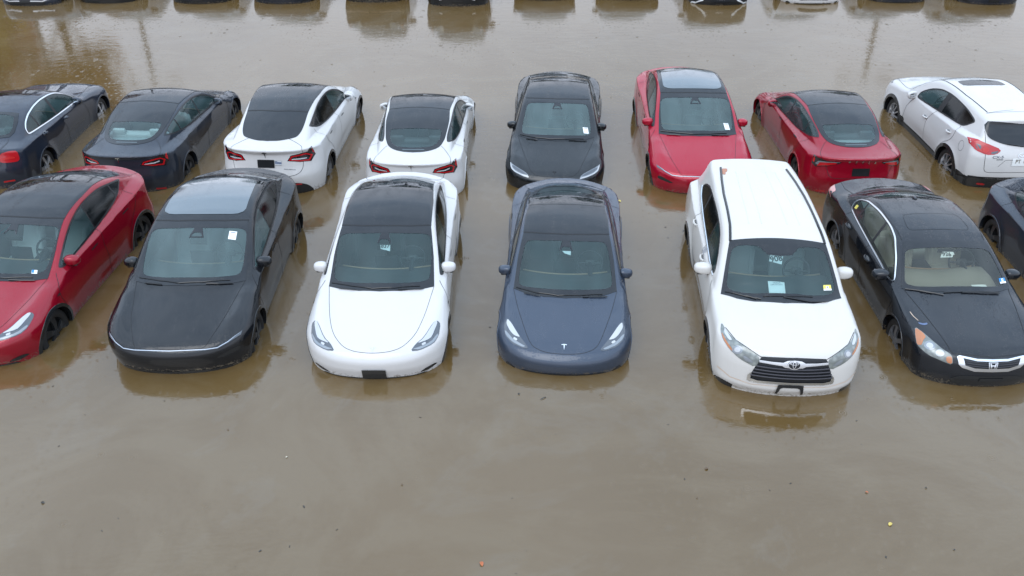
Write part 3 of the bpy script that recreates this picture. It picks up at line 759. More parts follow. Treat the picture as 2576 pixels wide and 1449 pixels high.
        if not new:
            t = K.panel('taillight', 'ro', m(ta), 'taildark', .004, (), .03, 0)
            q = P2(sh, 'ro', m(ta)); big = [tuple(x) for x in q]
            el = [(4.61, .395, .872), (4.60, .43, .925), (4.58, .59, .985), (4.50, .70, .985), (4.44, .765, .925), (4.50, .735, .845), (4.573, .58, .845)]
            e0 = P2(sh, 'ro', m(el)); K.panel('light_band', 'ro', e0, 'tailred', .007, [grow(e0, -.020)], .05, 0, parent=t)
            K.panel('reversing_lamp', 'ro', m([(4.60, .44, .875), (4.60, .46, .892), (4.57, .60, .915), (4.50, .68, .92), (4.50, .68, .90), (4.57, .60, .892)]), 'lampwhite', .007, (), .03, 0, parent=t)
            K.panel('marker', 'ro', m([(4.42, .765, .95), (4.30, .785, .98), (4.36, .80, .95), (4.44, .80, .93)]), 'tailred', .007, (), .03, 0, parent=t)
            K.seam('ro', m([(4.58, .60, .833), (4.58, .60, 1.003)]), .008)
        else:
            ta = [(4.615, .36, .972), (4.61, .40, .945), (4.57, .57, .885), (4.50, .755, .855), (4.44, .815, .91), (4.30, .80, .985), (4.44, .745, .998), (4.56, .60, .985)]
            t = K.panel('taillight', 'ro', m(ta), 'taildark', .006, (), .025, 0)
            K.panel('light_bar', 'ro', m([(4.59, .44, .948), (4.56, .58, .955), (4.50, .70, .95), (4.49, .745, .90), (4.51, .735, .875), (4.57, .57, .90), (4.60, .45, .932)]), 'tailred', .009, (), .025, 0, parent=t)
            K.panel('light_band', 'ro', m([(4.60, .39, .966), (4.56, .60, .972), (4.49, .725, .965), (4.47, .765, .91), (4.50, .73, .89), (4.505, .705, .94), (4.565, .59, .955), (4.60, .40, .955)]), 'lampsilver', .012, (), .025, 0, parent=t)
            K.panel('marker', 'ro', m([(4.42, .775, .96), (4.34, .79, .975), (4.40, .805, .93), (4.45, .785, .92)]), 'tailbright', .009, (), .025, 0, parent=t)
        K.panel('camera_cover', 'SR' if g > 0 else 'SL', [(1.17, .775), (1.24, .79), (1.25, .765)], 'gap', .005)
        K.panel('rear_reflector', 'ro', m([(4.60, .55, .40), (4.55, .70, .40), (4.55, .70, .37), (4.60, .55, .37)]), 'tailred', .004, (), .03, 0)
    if not new:
        K.panel('lower_grille', 'fo', sym([(0, .30), (.35, .31), (.58, .35), (.60, .30), (.4, .22), (0, .20)]), 'plastic', .004)
    else:
        K.panel('lower_grille', 'fo', sym([(0, .435), (.42, .435), (.62, .485), (.80, .555), (.905, .62), (.93, .50), (.8, .40), (.5, .28), (0, .26)]), 'plastic', .004)
    t_logo(K, 'fo', (0, .672 if not new else .625), .075, 'chrome' if not new else 'gap')
    if not new: t_logo(K, 'ro', (0, P2(sh, 'ro', [(4.63, 0, .955)])[0][1]), .085)
    else:
        for i, ch in enumerate('TESLA'): K.word('lettering', ch, 'ro', (4.62, .235-.1175*i, .955), .062, 'chrome')
    K.panel('brake_lamp', 'top', sym([(0, 4.175), (.10, 4.172), (.20, 4.163), (.20, 4.182), (.10, 4.192), (0, 4.195)]), 'tealamp', .006, (), .03, 0)
    K.seam('ro', sym([(4.60, .70, 1.015), (4.64, .4, 1.04), (4.66, 0, 1.045)])[::1], .010, mat='gap') if False else None
    add_wheels(K, .335, 'cover'); flush_handles(K, [(2.33, .895), (3.36, .945)])
    add_mirrors(K, .985, 1.66, .965, (.20, .145, .13), .80)
    wiper(K, [(-.12, 1.055), (.2, 1.075), (.53, 1.15)], [(.25, 1.055), (.42, 1.08), (.60, 1.12)]); wiper(K, [(-.70, 1.25), (-.4, 1.12), (-.12, 1.06)], [(-.58, 1.14), (-.35, 1.06)])
    add_cabin(K, 1.16, .925, 1.42, (.37, 1.98, .93), rows=(2.52, 3.42), w=.68, belt=.90)
    camera_pod(K, 1.92, 1.325)
    pod = [(-.055, 1.905), (.055, 1.905), (.10, 1.735), (.082, 1.735), (.05, 1.80), (-.05, 1.80), (-.082, 1.735), (-.10, 1.735)] if not new else [(-.055, 1.905), (.055, 1.905), (.10, 1.745), (-.10, 1.745)]
    K.panel('camera_shroud', 'top', pod, 'frit', .004, () if not new else [[(-.04, 1.825), (.04, 1.825), (.075, 1.765), (-.075, 1.765)]], .03, 0)
    # shelf behind the rear seats
    K.put3('parcel_shelf', ([(-.52, 3.55, .98), (.52, 3.55, .98), (.40, 4.15, 1.03), (-.40, 4.15, 1.03)], [[0, 1, 2, 3]]), 'shelf')
    return K

def build_hatch(new=False):
    sh = SH['tall_hatch']; K = Kind(sh); holes = []
    ws_o = sym([(0, 1.11), (.30, 1.135), (.56, 1.20), (.748, 1.28), (.72, 1.70), (.655, 2.185), (.33, 2.13), (0, 2.12)])
    ws_i = sym([(0, 1.225), (.30, 1.24), (.60, 1.32), (.693, 1.40), (.685, 1.95), (.61, 2.03), (.3, 1.995), (0, 1.988)])
    holes += glazing(K, 'windscreen', 'top', ws_o, ws_i, sm=0)
    dlo = [(1.47, .83, 1.075), (1.64, .78, 1.165), (1.86, .745, 1.285), (2.18, .71, 1.42), (2.50, .69, 1.495), (2.85, .675, 1.515), (3.20, .66, 1.49), (3.50, .655, 1.42), (3.80, .64, 1.34), (3.89, .64, 1.315), (3.84, .66, 1.28), (3.62, .745, 1.20), (3.35, .785, 1.155), (2.88, .818, 1.11), (2.3, .845, 1.075), (1.75, .86, 1.045), (1.55, .86, 1.035)]
    pane = [[((2.56, 0), (2.62, 1.2))], [((2.64, 1.2), (2.58, 0)), ((3.52, 0), (3.46, 1.2))], [((3.49, 1.2), (3.55, 0))]]
    holes += side_glass(K, dlo, pane, .028, glassmats=('glass', 'darkglass', 'darkglass'))
    HOODP = [(0, .645), (.23, .665), (.40, .725), (.56, .89), (.66, 1.15), (.745, 1.54)]
    if new: HOODP = [(0, .613), (.25, .613), (.44, .628), (.48, .70), (.615, 1.02), (.67, 1.25), (.745, 1.54)]
    hood = sym(HOODP)
    hatch = sym([(4.30, .35, 1.26), (4.36, .52, 1.20), (4.45, .66, 1.15), (4.57, .66, .985), (4.61, .64, .80), (4.66, .56, .705), (4.72, .35, .665), (4.73, 0, .66)])
    fd = [(1.40, 1.03), (1.17, .88), (1.16, .75), (1.30, .38), (1.34, .1), (2.62, .1), (2.60, .6), (2.56, .85), (2.62, 1.09), (2.0, 1.06)]
    rd = [(2.62, .1), (2.60, .6), (2.56, .85), (2.62, 1.09), (3.3, 1.14), (3.78, 1.25), (3.75, 1.0), (3.45, .78), (3.28, .5), (3.26, .1)]
    K.shell(holes, [('hood', 'fo', hood, 'paint'), ('tailgate', 'ro', hatch, 'paint')]+door_regions(fd, rd))
    K.seam('fo', symo(HOODP), .006)
    K.seam('ro', hatch, .008)
    doors(K, fd[:5], [(2.62, .1), (2.60, .6), (2.56, .85), (2.62, 1.09)], [(3.26, .1), (3.28, .5), (3.45, .78), (3.75, 1.0), (3.79, 1.24)])
    K.finish_body()
    for f in K.extra: f()
    roof = sym([(0, 2.135), (.33, 2.145), (.658, 2.20), (.645, 2.8), (.585, 3.555), (0, 3.63)])
    K.panel('roof_glass', 'top', roof, 'roofglass', .006, (), .035, 0)
    K.panel('glass_joint', 'top', sym([(0, 3.622), (.583, 3.545), (.587, 3.572), (0, 3.650)]), 'gap', .0068, (), .035, 0); K.panel('glass_joint', 'top', sym([(0, 2.115), (.33, 2.125), (.658, 2.180), (.658, 2.205), (.33, 2.150), (0, 2.140)]), 'gap', .0068, (), .035, 0)
    if new:
        r = K.panel('sun_panel', 'top', sym([(0, 2.245), (.585, 2.285), (.575, 2.7), (.55, 3.1), (.52, 3.48), (0, 3.54)]), 'bluerglass', .011, (), .03, 2)
    K.panel('rear_window', 'top', sym([(0, 3.645)]+cr([(.583, 3.568), (.575, 3.9), (.535, 4.12), (.45, 4.25), (.22, 4.365), (0, 4.395)])), 'roofglass', .005, (), .035, 0)
    arch_trim(K, .045, 'plastic')
    for g in (1, -1):
        m = (lambda p: p) if g > 0 else mir
        if not new:
            hl = [(.633, .836, .868), (.581, .784, .874), (.336, .666, .794), (.247, .572, .759), (.143, .504, .709), (.168, .625, .703), (.298, .801, .72), (.425, .862, .755), (.611, .879, .827)]
            h = K.panel('headlight', 'fo', m(hl), 'lampdark', .004, (), .03, 1); q = P2(sh, 'fo', hl)
            L_ = lambda a, b, t: tuple(np.array(q[a])*(1-t)+np.array(q[b])*t)
            up = [L_(0, 1, .2), L_(1, 0, .15), L_(2, 6, .06), L_(3, 6, .06), L_(2, 6, .38), L_(2, 7, .55), L_(8, 1, .45)]
            lo = [L_(7, 1, .05), L_(6, 2, .06), L_(5, 3, .12), L_(4, 3, .3), L_(3, 5, .55), L_(6, 2, .28), L_(7, 1, .22)]
            K.panel('light_strip', 'fo', m(up), 'lampwhite', .007, (), .03, 1, parent=h)
            K.panel('reflector', 'fo', m(lo), 'lampsilver', .0075, (), .03, 1, parent=h)
            c = L_(3, 6, .45); K.panel('projector', 'fo', m(rect(c, .055, .028, .5)), 'lampwhite', .010, (), .03, 1, parent=h)
            K.panel('bumper_vent', 'fo', m([(.84, .50), (.74, .42), (.60, .37), (.66, .42), (.80, .50)]), 'plastic', .004)
        else:
            h = K.panel('headlight', 'fo', m([(.865, .86), (.855, .80), (.72, .697), (.60, .622), (.455, .602), (.455, .616), (.60, .640), (.72, .718), (.85, .84)]), 'lampdark', .006, (), .03, 0)
            K.panel('light_line', 'fo', m([(.86, .845), (.72, .703), (.60, .627), (.455, .605), (.455, .614), (.60, .637), (.72, .714), (.85, .835)]), 'lampbar', .009, (), .025, 0, parent=h)
            K.panel('bumper_lamp', 'fo', m([(.84, .66), (.84, .60), (.64, .50), (.56, .49), (.64, .54)]), 'plastic', .004)
            K.panel('cowl_corner', 'top', m([(.70, 1.26), (.80, 1.34), (.815, 1.42), (.755, 1.32)]), 'plastic', .004) if False else None
        ta = [(4.62, .385, .945), (4.62, .45, 1.06), (4.60, .60, 1.105), (4.53, .735, 1.125), (4.36, .80, 1.14), (4.46, .845, 1.06), (4.53, .775, .935), (4.605, .60, .935)]
        t = K.panel('taillight', 'ro', m(ta), 'taildark', .004, (), .03, 0)
        e0 = P2(sh, 'ro', m([(4.62, .41, .957), (4.62, .46, 1.05), (4.60, .60, 1.085), (4.54, .70, 1.095), (4.47, .805, 1.045), (4.54, .755, .95), (4.605, .60, .948)])); K.panel('light_band', 'ro', e0, 'tailred', .007, [grow(e0, -.022)], .05, 0, parent=t)
        K.panel('reversing_lamp', 'ro', m([(4.62, .46, .975), (4.62, .47, .995), (4.6, .60, 1.01), (4.56, .71, 1.02), (4.56, .71, 1.0), (4.6, .60, .985)]), 'lampwhite', .007, (), .03, 0, parent=t)
        K.panel('marker', 'ro', m([(4.47, .80, 1.10), (4.39, .80, 1.125), (4.45, .835, 1.07)]), 'tailred', .007, (), .03, 0, parent=t)
        K.panel('camera_cover', 'SR' if g > 0 else 'SL', [(1.06, .84), (1.16, .86), (1.17, .82)], 'gap', .005)
        K.panel('rear_reflector', 'ro', m([(4.66, .40, .50), (4.60, .60, .49), (4.60, .60, .465), (4.66, .40, .47)]), 'tailred', .010, (), .03, 0)
    if new:
        K.panel('light_bar', 'fo', sym([(0, .588), (.455, .604), (.455, .615), (0, .599)]), 'lampbar', .007, (), .03, 0)
        K.panel('bumper_face', 'fo', sym([(0, .570), (.455, .585), (.60, .605), (.73, .68), (.87, .80), (.90, .70), (.83, .58), (.74, .49), (.4, .44), (0, .43)]), 'facepaint', .003, (), .03, 0)
    K.panel('lower_grille', 'fo', sym([(0, .30), (.5, .33), (.72, .40), (.74, .30), (.5, .2), (0, .18)]), 'plastic', .004)
    K.panel('diffuser', 'ro', sym([(4.73, 0, .56), (4.72, .40, .56), (4.67, .60, .54), (4.62, .70, .49), (4.58, .77, .40), (4.60, .76, .2), (4.73, 0, .2)]), 'plastic', .006, (), .03, 1)
    if not new:
        t_logo(K, 'fo', (0, .695), .075, 'paleemblem')
    c = P2(sh, 'ro', [(4.655, 0, 1.065)])[0]; t_logo(K, 'ro', (0, c[1]), .09, 'gap')
    add_wheels(K, .352, 'cover'); flush_handles(K, [(2.32, .945), (3.38, 1.0)])
    add_mirrors(K, 1.035, 1.68, 1.085, (.21, .155, .14), .85)
    wiper(K, [(-.12, 1.15), (.2, 1.17), (.55, 1.25)], [(.25, 1.15), (.42, 1.17), (.60, 1.21)]); wiper(K, [(-.71, 1.33), (-.4, 1.22), (-.12, 1.155)], [(-.60, 1.22), (-.35, 1.15)])
    add_cabin(K, 1.24, 1.02, 1.58, (.37, 2.02, 1.03), rows=(2.6, 3.5), w=.72, belt=1.02)
    camera_pod(K, 2.0, 1.465)
    pod = [(-.055, 1.99), (.055, 1.99), (.10, 1.815), (.082, 1.815), (.05, 1.88), (-.05, 1.88), (-.082, 1.815), (-.10, 1.815)] if not new else [(-.055, 1.99), (.055, 1.99), (.105, 1.82), (-.105, 1.82)]
    K.panel('camera_shroud', 'top', pod, 'frit', .004, () if not new else [[(-.045, 1.905), (.045, 1.905), (.08, 1.84), (-.08, 1.84)]], .03, 0)
    return K

def build_suv():
    sh = SH['boxy_suv']; K = Kind(sh); holes = []
    ws_o = sym([(0, .975), (.4, 1.01), (.62, 1.08), (.815, 1.20), (.75, 1.5), (.665, 1.88), (0, 1.885)])
    ws_i = sym([(0, 1.115), (.4, 1.13), (.65, 1.20), (.74, 1.29), (.70, 1.5), (.635, 1.80), (.28, 1.765), (.19, 1.65), (0, 1.635)])
    holes += glazing(K, 'windscreen', 'top', ws_o, ws_i, sm=0)
    dlo = [(1.60, .84, 1.22), (1.80, .78, 1.37), (2.0, .745, 1.48), (2.2, .72, 1.555), (2.7, .705, 1.60), (3.56, .71, 1.59), (3.88, .74, 1.50), (4.03, .78, 1.38), (3.80, .80, 1.30), (3.1, .835, 1.25), (1.95, .865, 1.17), (1.66, .87, 1.155)]
    pane = [[((2.42, 0), (2.46, 1.3))], [((2.50, 1.3), (2.47, 0)), ((3.28, 0), (3.30, 1.3))], [((3.36, 1.3), (3.33, 0))]]
    holes += side_glass(K, dlo, pane, .024, glassmats=('glass', 'darkglass', 'darkglass'), chrome=None)
    hood = sym([(0, .803), (.42, .80), (.58, .905), (.72, 1.0), (.83, 1.15), (.865, 1.24), (.85, 1.35), (.81, 1.58), (.4, 1.5), (0, 1.49)])
    tail = sym([(4.45, 0, 1.6), (4.5, .5, 1.5), (4.72, .70, 1.15), (4.82, .68, .8), (4.85, 0, .75)])
    fd = [(1.55, 1.12), (1.36, 1.0), (1.34, .7), (1.40, .4), (1.45, .1), (2.50, .1), (2.48, .6), (2.45, .9), (2.46, 1.2), (2.0, 1.17)]
    rd = [(2.50, .1), (2.48, .6), (2.45, .9), (2.46, 1.2), (3.3, 1.25), (3.45, 1.05), (3.30, .8), (3.15, .5), (3.1, .1)]
    K.shell(holes, [('hood', 'fo', hood, 'paint'), ('tailgate', 'ro', tail, 'paint')]+door_regions(fd, rd))
    K.seam('fo', hood[1:5], .008); K.seam('fo', mir(hood[1:5]), .008)
    K.seam('fo', sym([(0, .803), (.42, .80)]), .008)
    doors(K, fd[:5], [(2.50, .1), (2.48, .6), (2.45, .9), (2.46, 1.2)], [(3.1, .1), (3.15, .5), (3.30, .8), (3.45, 1.05), (3.40, 1.25)])
    for x in (.17, .34):
        for g in (1, -1): q_ = K.tubepath('top', [(g*x*.9, 3.9), (g*x, 3.0), (g*x*1.05, 2.2)], .001, .08); K.put3('roof_rib', tube(q_, .007, 6, .5), 'paint')
    K.finish_body()
    for f in K.extra: f()
    for v in ('SR', 'SL'):
        P = [(1.64, .0), (2.0, 0), (3.1, 0), (3.8, 0), (4.05, 0)]
    for g, v in ((1, 'R'), (-1, 'L')):
        path = [(p[0], g*p[1], p[2]) for p in [(1.62, .87, 1.15), (1.95, .87, 1.165), (3.1, .84, 1.245), (3.80, .805, 1.295), (4.05, .785, 1.375)]]
        q = K.tubepath(v, path, .006, .08); K.put3('chrome_strip', tube(q, .011, 6), 'chrome')
        rp = K.tubepath('top', [(g*.655, 1.87), (g*.625, 2.2), (g*.612, 2.6), (g*.60, 3.1), (g*.565, 3.6), (g*.52, 4.06)], .006, .06); K.put3('roof_rail', tube(rp, .019, 8, .7), 'plastic')
    arch_trim(K, .05, 'plastic')
    for g in (1, -1):
        m = (lambda p: p) if g > 0 else mir
        hl = [(.872, 1.218), (.815, 1.10), (.72, .995), (.59, .905), (.42, .79), (.47, .655), (.675, .762), (.80, .88), (.872, 1.0), (.893, 1.10)]
        h = K.panel('headlight', 'fo', m(hl), 'lamphaze', .005, (), .03, 1)
        K.panel('indicator', 'fo', m([(.885, 1.10), (.865, 1.0), (.80, .888), (.75, .85), (.765, .885), (.83, .98)]), 'amber', .008, (), .03, 1, parent=h)
        K.panel('reflector', 'fo', m(oval((.70, .875), .062, .055)), 'lampsilver', .009, (), .03, 0, parent=h)
        K.panel('projector', 'fo', m(oval((.70, .875), .036, .032)), 'lampwhite', .011, (), .03, 0, parent=h)
        K.panel('reflector', 'fo', m([(.60, .80), (.52, .75), (.50, .71), (.60, .74), (.64, .80)]), 'lampsilver', .009, (), .03, 1, parent=h)
        K.panel('reflector', 'fo', m([(.84, 1.15), (.79, 1.05), (.76, .99), (.80, .99), (.85, 1.08)]), 'lampwhite', .009, (), .03, 1, parent=h)
        t = K.panel('taillight', 'ro', m([(4.45, .86, 1.22), (4.72, .55, 1.10), (4.75, .55, .98), (4.60, .86, 1.0)]), 'tailred', .006, (), .03, 1)
        K.panel('bumper_notch', 'fo', m([(.90, .50), (.84, .47), (.70, .40), (.70, .34), (.9, .40)]), 'plastic', .004, (), .03, 0)
        K.panel('grille_side', 'fo', m([(.505, .60), (.545, .57), (.555, .49), (.50, .465), (.515, .52)]), 'chrome', .014, (), .04, 1)
    go = sym([(0, .805), (.41, .798), (.445, .74), (.52, .56), (.51, .50), (.44, .475), (0, .462)])
    gr = K.panel('grille', 'fo', go, 'grilleblack', .004, (), .03, 0)
    for i, v_ in enumerate((.655, .615, .575, .535)):
        wd = .46+.02*i; pth = [(x, v_+.05*(x/wd)**2*.6) for x in np.linspace(-wd, wd, 15)]
        K.put3('grille_bar', tube(K.tubepath('fo', pth, .016, .06), .011, 6, 1.0), 'grillebar', parent=gr)
    K.panel('grille_trim', 'fo', sym([(0, .478), (.42, .49), (.47, .505), (.53, .52), (.49, .475), (.42, .46), (0, .450)]), 'chrome', .016, (), .03, 0, parent=gr)
    K.panel('grille_trim', 'fo', sym([(0, .672), (.11, .678), (.15, .70), (.28, .715), (.43, .735), (.435, .765), (.28, .748), (.14, .742), (.09, .765), (0, .775)]), 'chrome', .020, (), .04, 0, parent=gr)
    c = (0, .716); ring = lambda a, b, w_, off, cc=c: K.panel('emblem', 'fo', oval(cc, a, b, 28), 'chrome', off, [oval(cc, a-w_, b-w_*.9, 28)], .03, 0, parent=gr)
    K.panel('emblem', 'fo', oval(c, .08, .055, 28), 'grilleblack', .024, (), .03, 0, parent=gr)
    ring(.083, .056, .011, .027); ring(.022, .045, .008, .027, (0, .718)); ring(.056, .019, .008, .027, (0, .736))
    add_wheels(K, .37, 'spoke'); pull_handles(K, [(2.30, 1.04), (3.28, 1.10)])
    add_mirrors(K, 1.12, 1.80, 1.16, (.25, .17, .16), .86)
    wiper(K, [(-.27, 1.085), (.1, 1.085), (.40, 1.12)], [(.0, 1.07), (.35, 1.03), (.60, 1.07)]); wiper(K, [(-.76, 1.225), (-.5, 1.11), (-.30, 1.045)], [(-.50, 1.12), (-.36, 1.05)])
    add_cabin(K, 1.22, 1.12, 1.68, (.37, 1.98, 1.06), rows=(2.5, 3.3), w=.76, belt=1.10, screen=False)
    K.panel('sensor_shade', 'top', sym([(0, 1.61), (.17, 1.63), (.27, 1.77), (0, 1.78)]), 'frit', .003, (), .03, 0)
    K.put3('interior_mirror', box_mesh((0, 1.72, 1.50), (.24, .03, .07), .012), 'plastic')
    K.put3('licence_plate_frame', box_mesh((0, .0, .0), (.01, .01, .01), 0), 'plastic') if False else None
    q = [(-.16, .45), (.16, .45), (.18, .33), (.15, .33), (.125, .395), (.095, .41), (-.095, .41), (-.125, .395), (-.15, .33), (-.18, .33)]
    K.panel('plate_bracket', 'fo', q, 'plastic', .022, (), .04, 0)
    K.panel('fog_trim', 'fo', sym([(0, .405), (.5, .425), (.75, .50), (.90, .62), (.905, .64), (.75, .512), (.5, .433), (0, .411)]), 'scuff', .003, (), .03, 0)
    # rubbed and chipped paint along the lower bumper
    V = []
    return K

def build_old_sedan():
    sh = SH['old_sedan']; K = Kind(sh); holes = []
    ws_o = sym([(0, 1.235), (.35, 1.26), (.58, 1.30), (.765, 1.40), (.70, 1.7), (.59, 2.07), (.3, 2.03), (0, 2.02)])
    ws_i = sym([(0, 1.315), (.35, 1.335), (.58, 1.38), (.715, 1.46), (.66, 1.7), (.605, 1.93), (.3, 1.91), (0, 1.90)])
    holes += glazing(K, 'windscreen', 'top', ws_o, ws_i, sm=0, mat='glass2')
    rw_o = sym([(0, 3.30), (.50, 3.32), (.58, 3.62), (.60, 3.95), (.56, 4.12), (.3, 4.19), (0, 4.21)])
    rw_i = sym([(0, 3.38), (.45, 3.40), (.52, 3.65), (.54, 3.92), (.50, 4.05), (.3, 4.11), (0, 4.13)])
    holes += glazing(K, 'rear_window', 'top', rw_o, rw_i, sm=0)
    dlo = [(1.55, .82, .985), (1.83, .726, 1.169), (2.0, .69, 1.25), (2.19, .65, 1.335), (2.457, .63, 1.38), (2.93, .63, 1.378), (3.372, .642, 1.317), (3.619, .67, 1.225), (3.70, .71, 1.15), (3.69, .755, 1.07), (3.61, .777, 1.044), (2.641, .819, .999), (1.928, .838, .97), (1.62, .84, .95)]
    pane = [[((2.54, 0), (2.56, 1.2))], [((2.62, 1.2), (2.60, 0)), ((3.28, 0), (3.30, 1.2))], [((3.34, 1.2), (3.32, 0))]]
    holes += side_glass(K, dlo, pane, .022, chrome=True, glassmats=('glass2', 'glass2', 'glass2'))
    hood = sym([(0, .655), (.44, .70), (.505, .70), (.57, .955), (.667, 1.285), (.735, 1.53), (.76, 1.60), (.4, 1.53), (0, 1.51)])
    tr_ = sym([(4.20, 0, 1.11), (4.14, .60, 1.06), (4.45, .64, 1.03), (4.80, .60, 1.0), (4.87, .58, .85), (4.9, 0, .80)])
    fd = [(1.50, .93), (1.33, .82), (1.33, .5), (1.38, .1), (2.60, .1), (2.58, .6), (2.58, .99), (2.0, .97)]
    rd = [(2.60, .1), (2.58, .6), (2.58, .99), (3.55, 1.04), (3.60, .90), (3.35, .72), (3.22, .45), (3.2, .1)]
    K.shell(holes, [('hood', 'fo', hood, 'paint'), ('trunk_lid', 'ro', tr_, 'paint')]+door_regions(fd, rd))
    K.seam('fo', hood[:7], .009); K.seam('fo', mir(hood[:7]), .009)
    K.seam('ro', tr_[1:5], .008); K.seam('ro', mir(tr_[1:5]), .008); K.seam('top', sym([(0, 4.225), (.3, 4.20), (.60, 4.13)]), .008)
    doors(K, fd[:4], [(2.60, .1), (2.58, .6), (2.58, .99)], [(3.2, .1), (3.22, .45), (3.35, .72), (3.60, .90), (3.57, 1.03)])
    K.seam('top', sym([(0, 2.26), (.40, 2.262), (.44, 2.30), (.45, 2.37), (.42, 2.62), (.37, 2.68), (0, 2.69)]), .005, True)
    K.seam('top', [(.60, 2.1), (.625, 2.6), (.60, 3.2)], .008); K.seam('top', [(-.60, 2.1), (-.625, 2.6), (-.60, 3.2)], .008)
    K.finish_body()
    for f in K.extra: f()
    arch_trim(K, .018, 'paint')
    for g in (1, -1):
        m = (lambda p: p) if g > 0 else mir
        hl = [(.831, 1.042), (.77, .965), (.687, .845), (.60, .75), (.507, .685), (.497, .549), (.62, .60), (.776, .68), (.874, .80), (.862, .92)]
        h = K.panel('headlight', 'fo', m(hl), 'lamphaze', .005, (), .03, 1)
        K.panel('indicator', 'fo', m([(.83, 1.03), (.775, .965), (.76, .91), (.80, .87), (.83, .80), (.87, .81), (.86, .92)]), 'amber', .008, (), .04, 1, parent=h)
        K.panel('indicator', 'fo', m([(.58, .66), (.51, .665), (.505, .565), (.57, .59)]), 'amber', .008, (), .04, 1, parent=h)
        K.panel('reflector', 'fo', m(oval((.745, .80), .062, .058)), 'lampsilver', .009, (), .03, 0, parent=h)
        K.panel('projector', 'fo', m(oval((.745, .80), .038, .034)), 'lampwhite', .011, (), .03, 0, parent=h)
        K.panel('reflector', 'fo', m(oval((.645, .705), .050, .045)), 'lampwhite', .009, (), .03, 0, parent=h)
        ta = [(4.28, .885, .86), (4.36, .87, .95), (4.40, .80, 1.01), (4.70, .74, 1.01), (4.86, .60, .93), (4.86, .62, .83), (4.70, .80, .82)]
        t = K.panel('taillight', 'ro', m(ta), 'tailpale', .005, (), .03, 1)
    gr = K.panel('grille', 'fo', sym([(0, .628), (.2, .634), (.42, .678), (.45, .66), (.425, .56), (.38, .52), (.22, .468), (0, .462)]), 'chrome', .010, [sym([(0, .598), (.2, .605), (.375, .645), (.345, .55), (.22, .512), (0, .502)])], .05, 0)
    K.panel('grille_mesh', 'fo', sym([(0, .60), (.2, .607), (.38, .65), (.345, .545), (.22, .505), (0, .498)]), 'grilleblack', .004, (), .03, 0, parent=gr)
    for v_ in (.58, .553, .526):
        K.put3('grille_bar', tube(K.tubepath('fo', [(x, v_+.25*x*x) for x in np.linspace(-.34, .34, 9)], .010, .06), .006, 5), 'grillebar', parent=gr)
    K.panel('emblem', 'fo', [(-.062, .59), (.062, .59), (.05, .505), (-.05, .505)], 'chrome', .020, [[(-.051, .582), (.051, .582), (.041, .513), (-.041, .513)]], .03, 0, parent=gr)
    K.panel('emblem', 'fo', [(-.042, .577), (-.026, .577), (-.02, .556), (.02, .556), (.026, .577), (.042, .577), (.030, .518), (.016, .518), (.013, .543), (-.013, .543), (-.016, .518), (-.030, .518)], 'chrome', .022, (), .03, 0, parent=gr)
    K.panel('licence_plate', 'fo', rect((.03, .352), .32, .045), 'plastic', .016, (), .04, 0)
    K.panel('lower_grille', 'fo', sym([(0, .40), (.4, .41), (.5, .36), (.4, .28), (0, .27)]), 'plastic', .004)
    add_wheels(K, .33, 'five'); pull_handles(K, [(2.40, .85), (3.33, .90)])
    add_mirrors(K, 1.075, 1.73, .985, (.24, .15, .15), .82)
    wiper(K, [(-.245, 1.235), (.1, 1.235), (.54, 1.27)], [(.0, 1.225), (.3, 1.225), (.55, 1.25)]); wiper(K, [(-.725, 1.375), (-.5, 1.285), (-.26, 1.19)], [(-.55, 1.30), (-.40, 1.235)])
    add_cabin(K, 1.42, .965, 1.44, (.37, 2.10, .97), rows=(2.60, 3.45), w=.66, belt=.93, screen=False, dash='dashpale')
    K.put3('interior_mirror', box_mesh((0, 1.95, 1.25), (.23, .03, .06), .012), 'plastic')
    K.put3('parcel_shelf', ([(-.55, 3.6, .98), (.55, 3.6, .98), (.50, 4.12, 1.04), (-.50, 4.12, 1.04)], [[0, 1, 2, 3]]), 'shelf')
    K.put3('roof_antenna', box_mesh((0, 3.25, 1.447), (.05, .10, .03), .014), 'mirror')
    K.panel('paint_wear', 'fo', [(.775, 1.10), (.72, 1.085), (.66, 1.095), (.67, 1.07), (.72, 1.06), (.77, 1.075)], 'scuffblue', .003) if False else None
    K.panel('paint_wear', 'fo', mir([(.775, 1.10), (.72, 1.085), (.66, 1.095), (.67, 1.07), (.72, 1.06), (.77, 1.075)]), 'scuffblue', .003)
    K.panel('paint_scratch', 'fo', mir([(.81, 1.24), (.80, 1.18), (.765, 1.12), (.755, 1.12), (.79, 1.18), (.80, 1.24)]), 'scuff', .003)
    return K

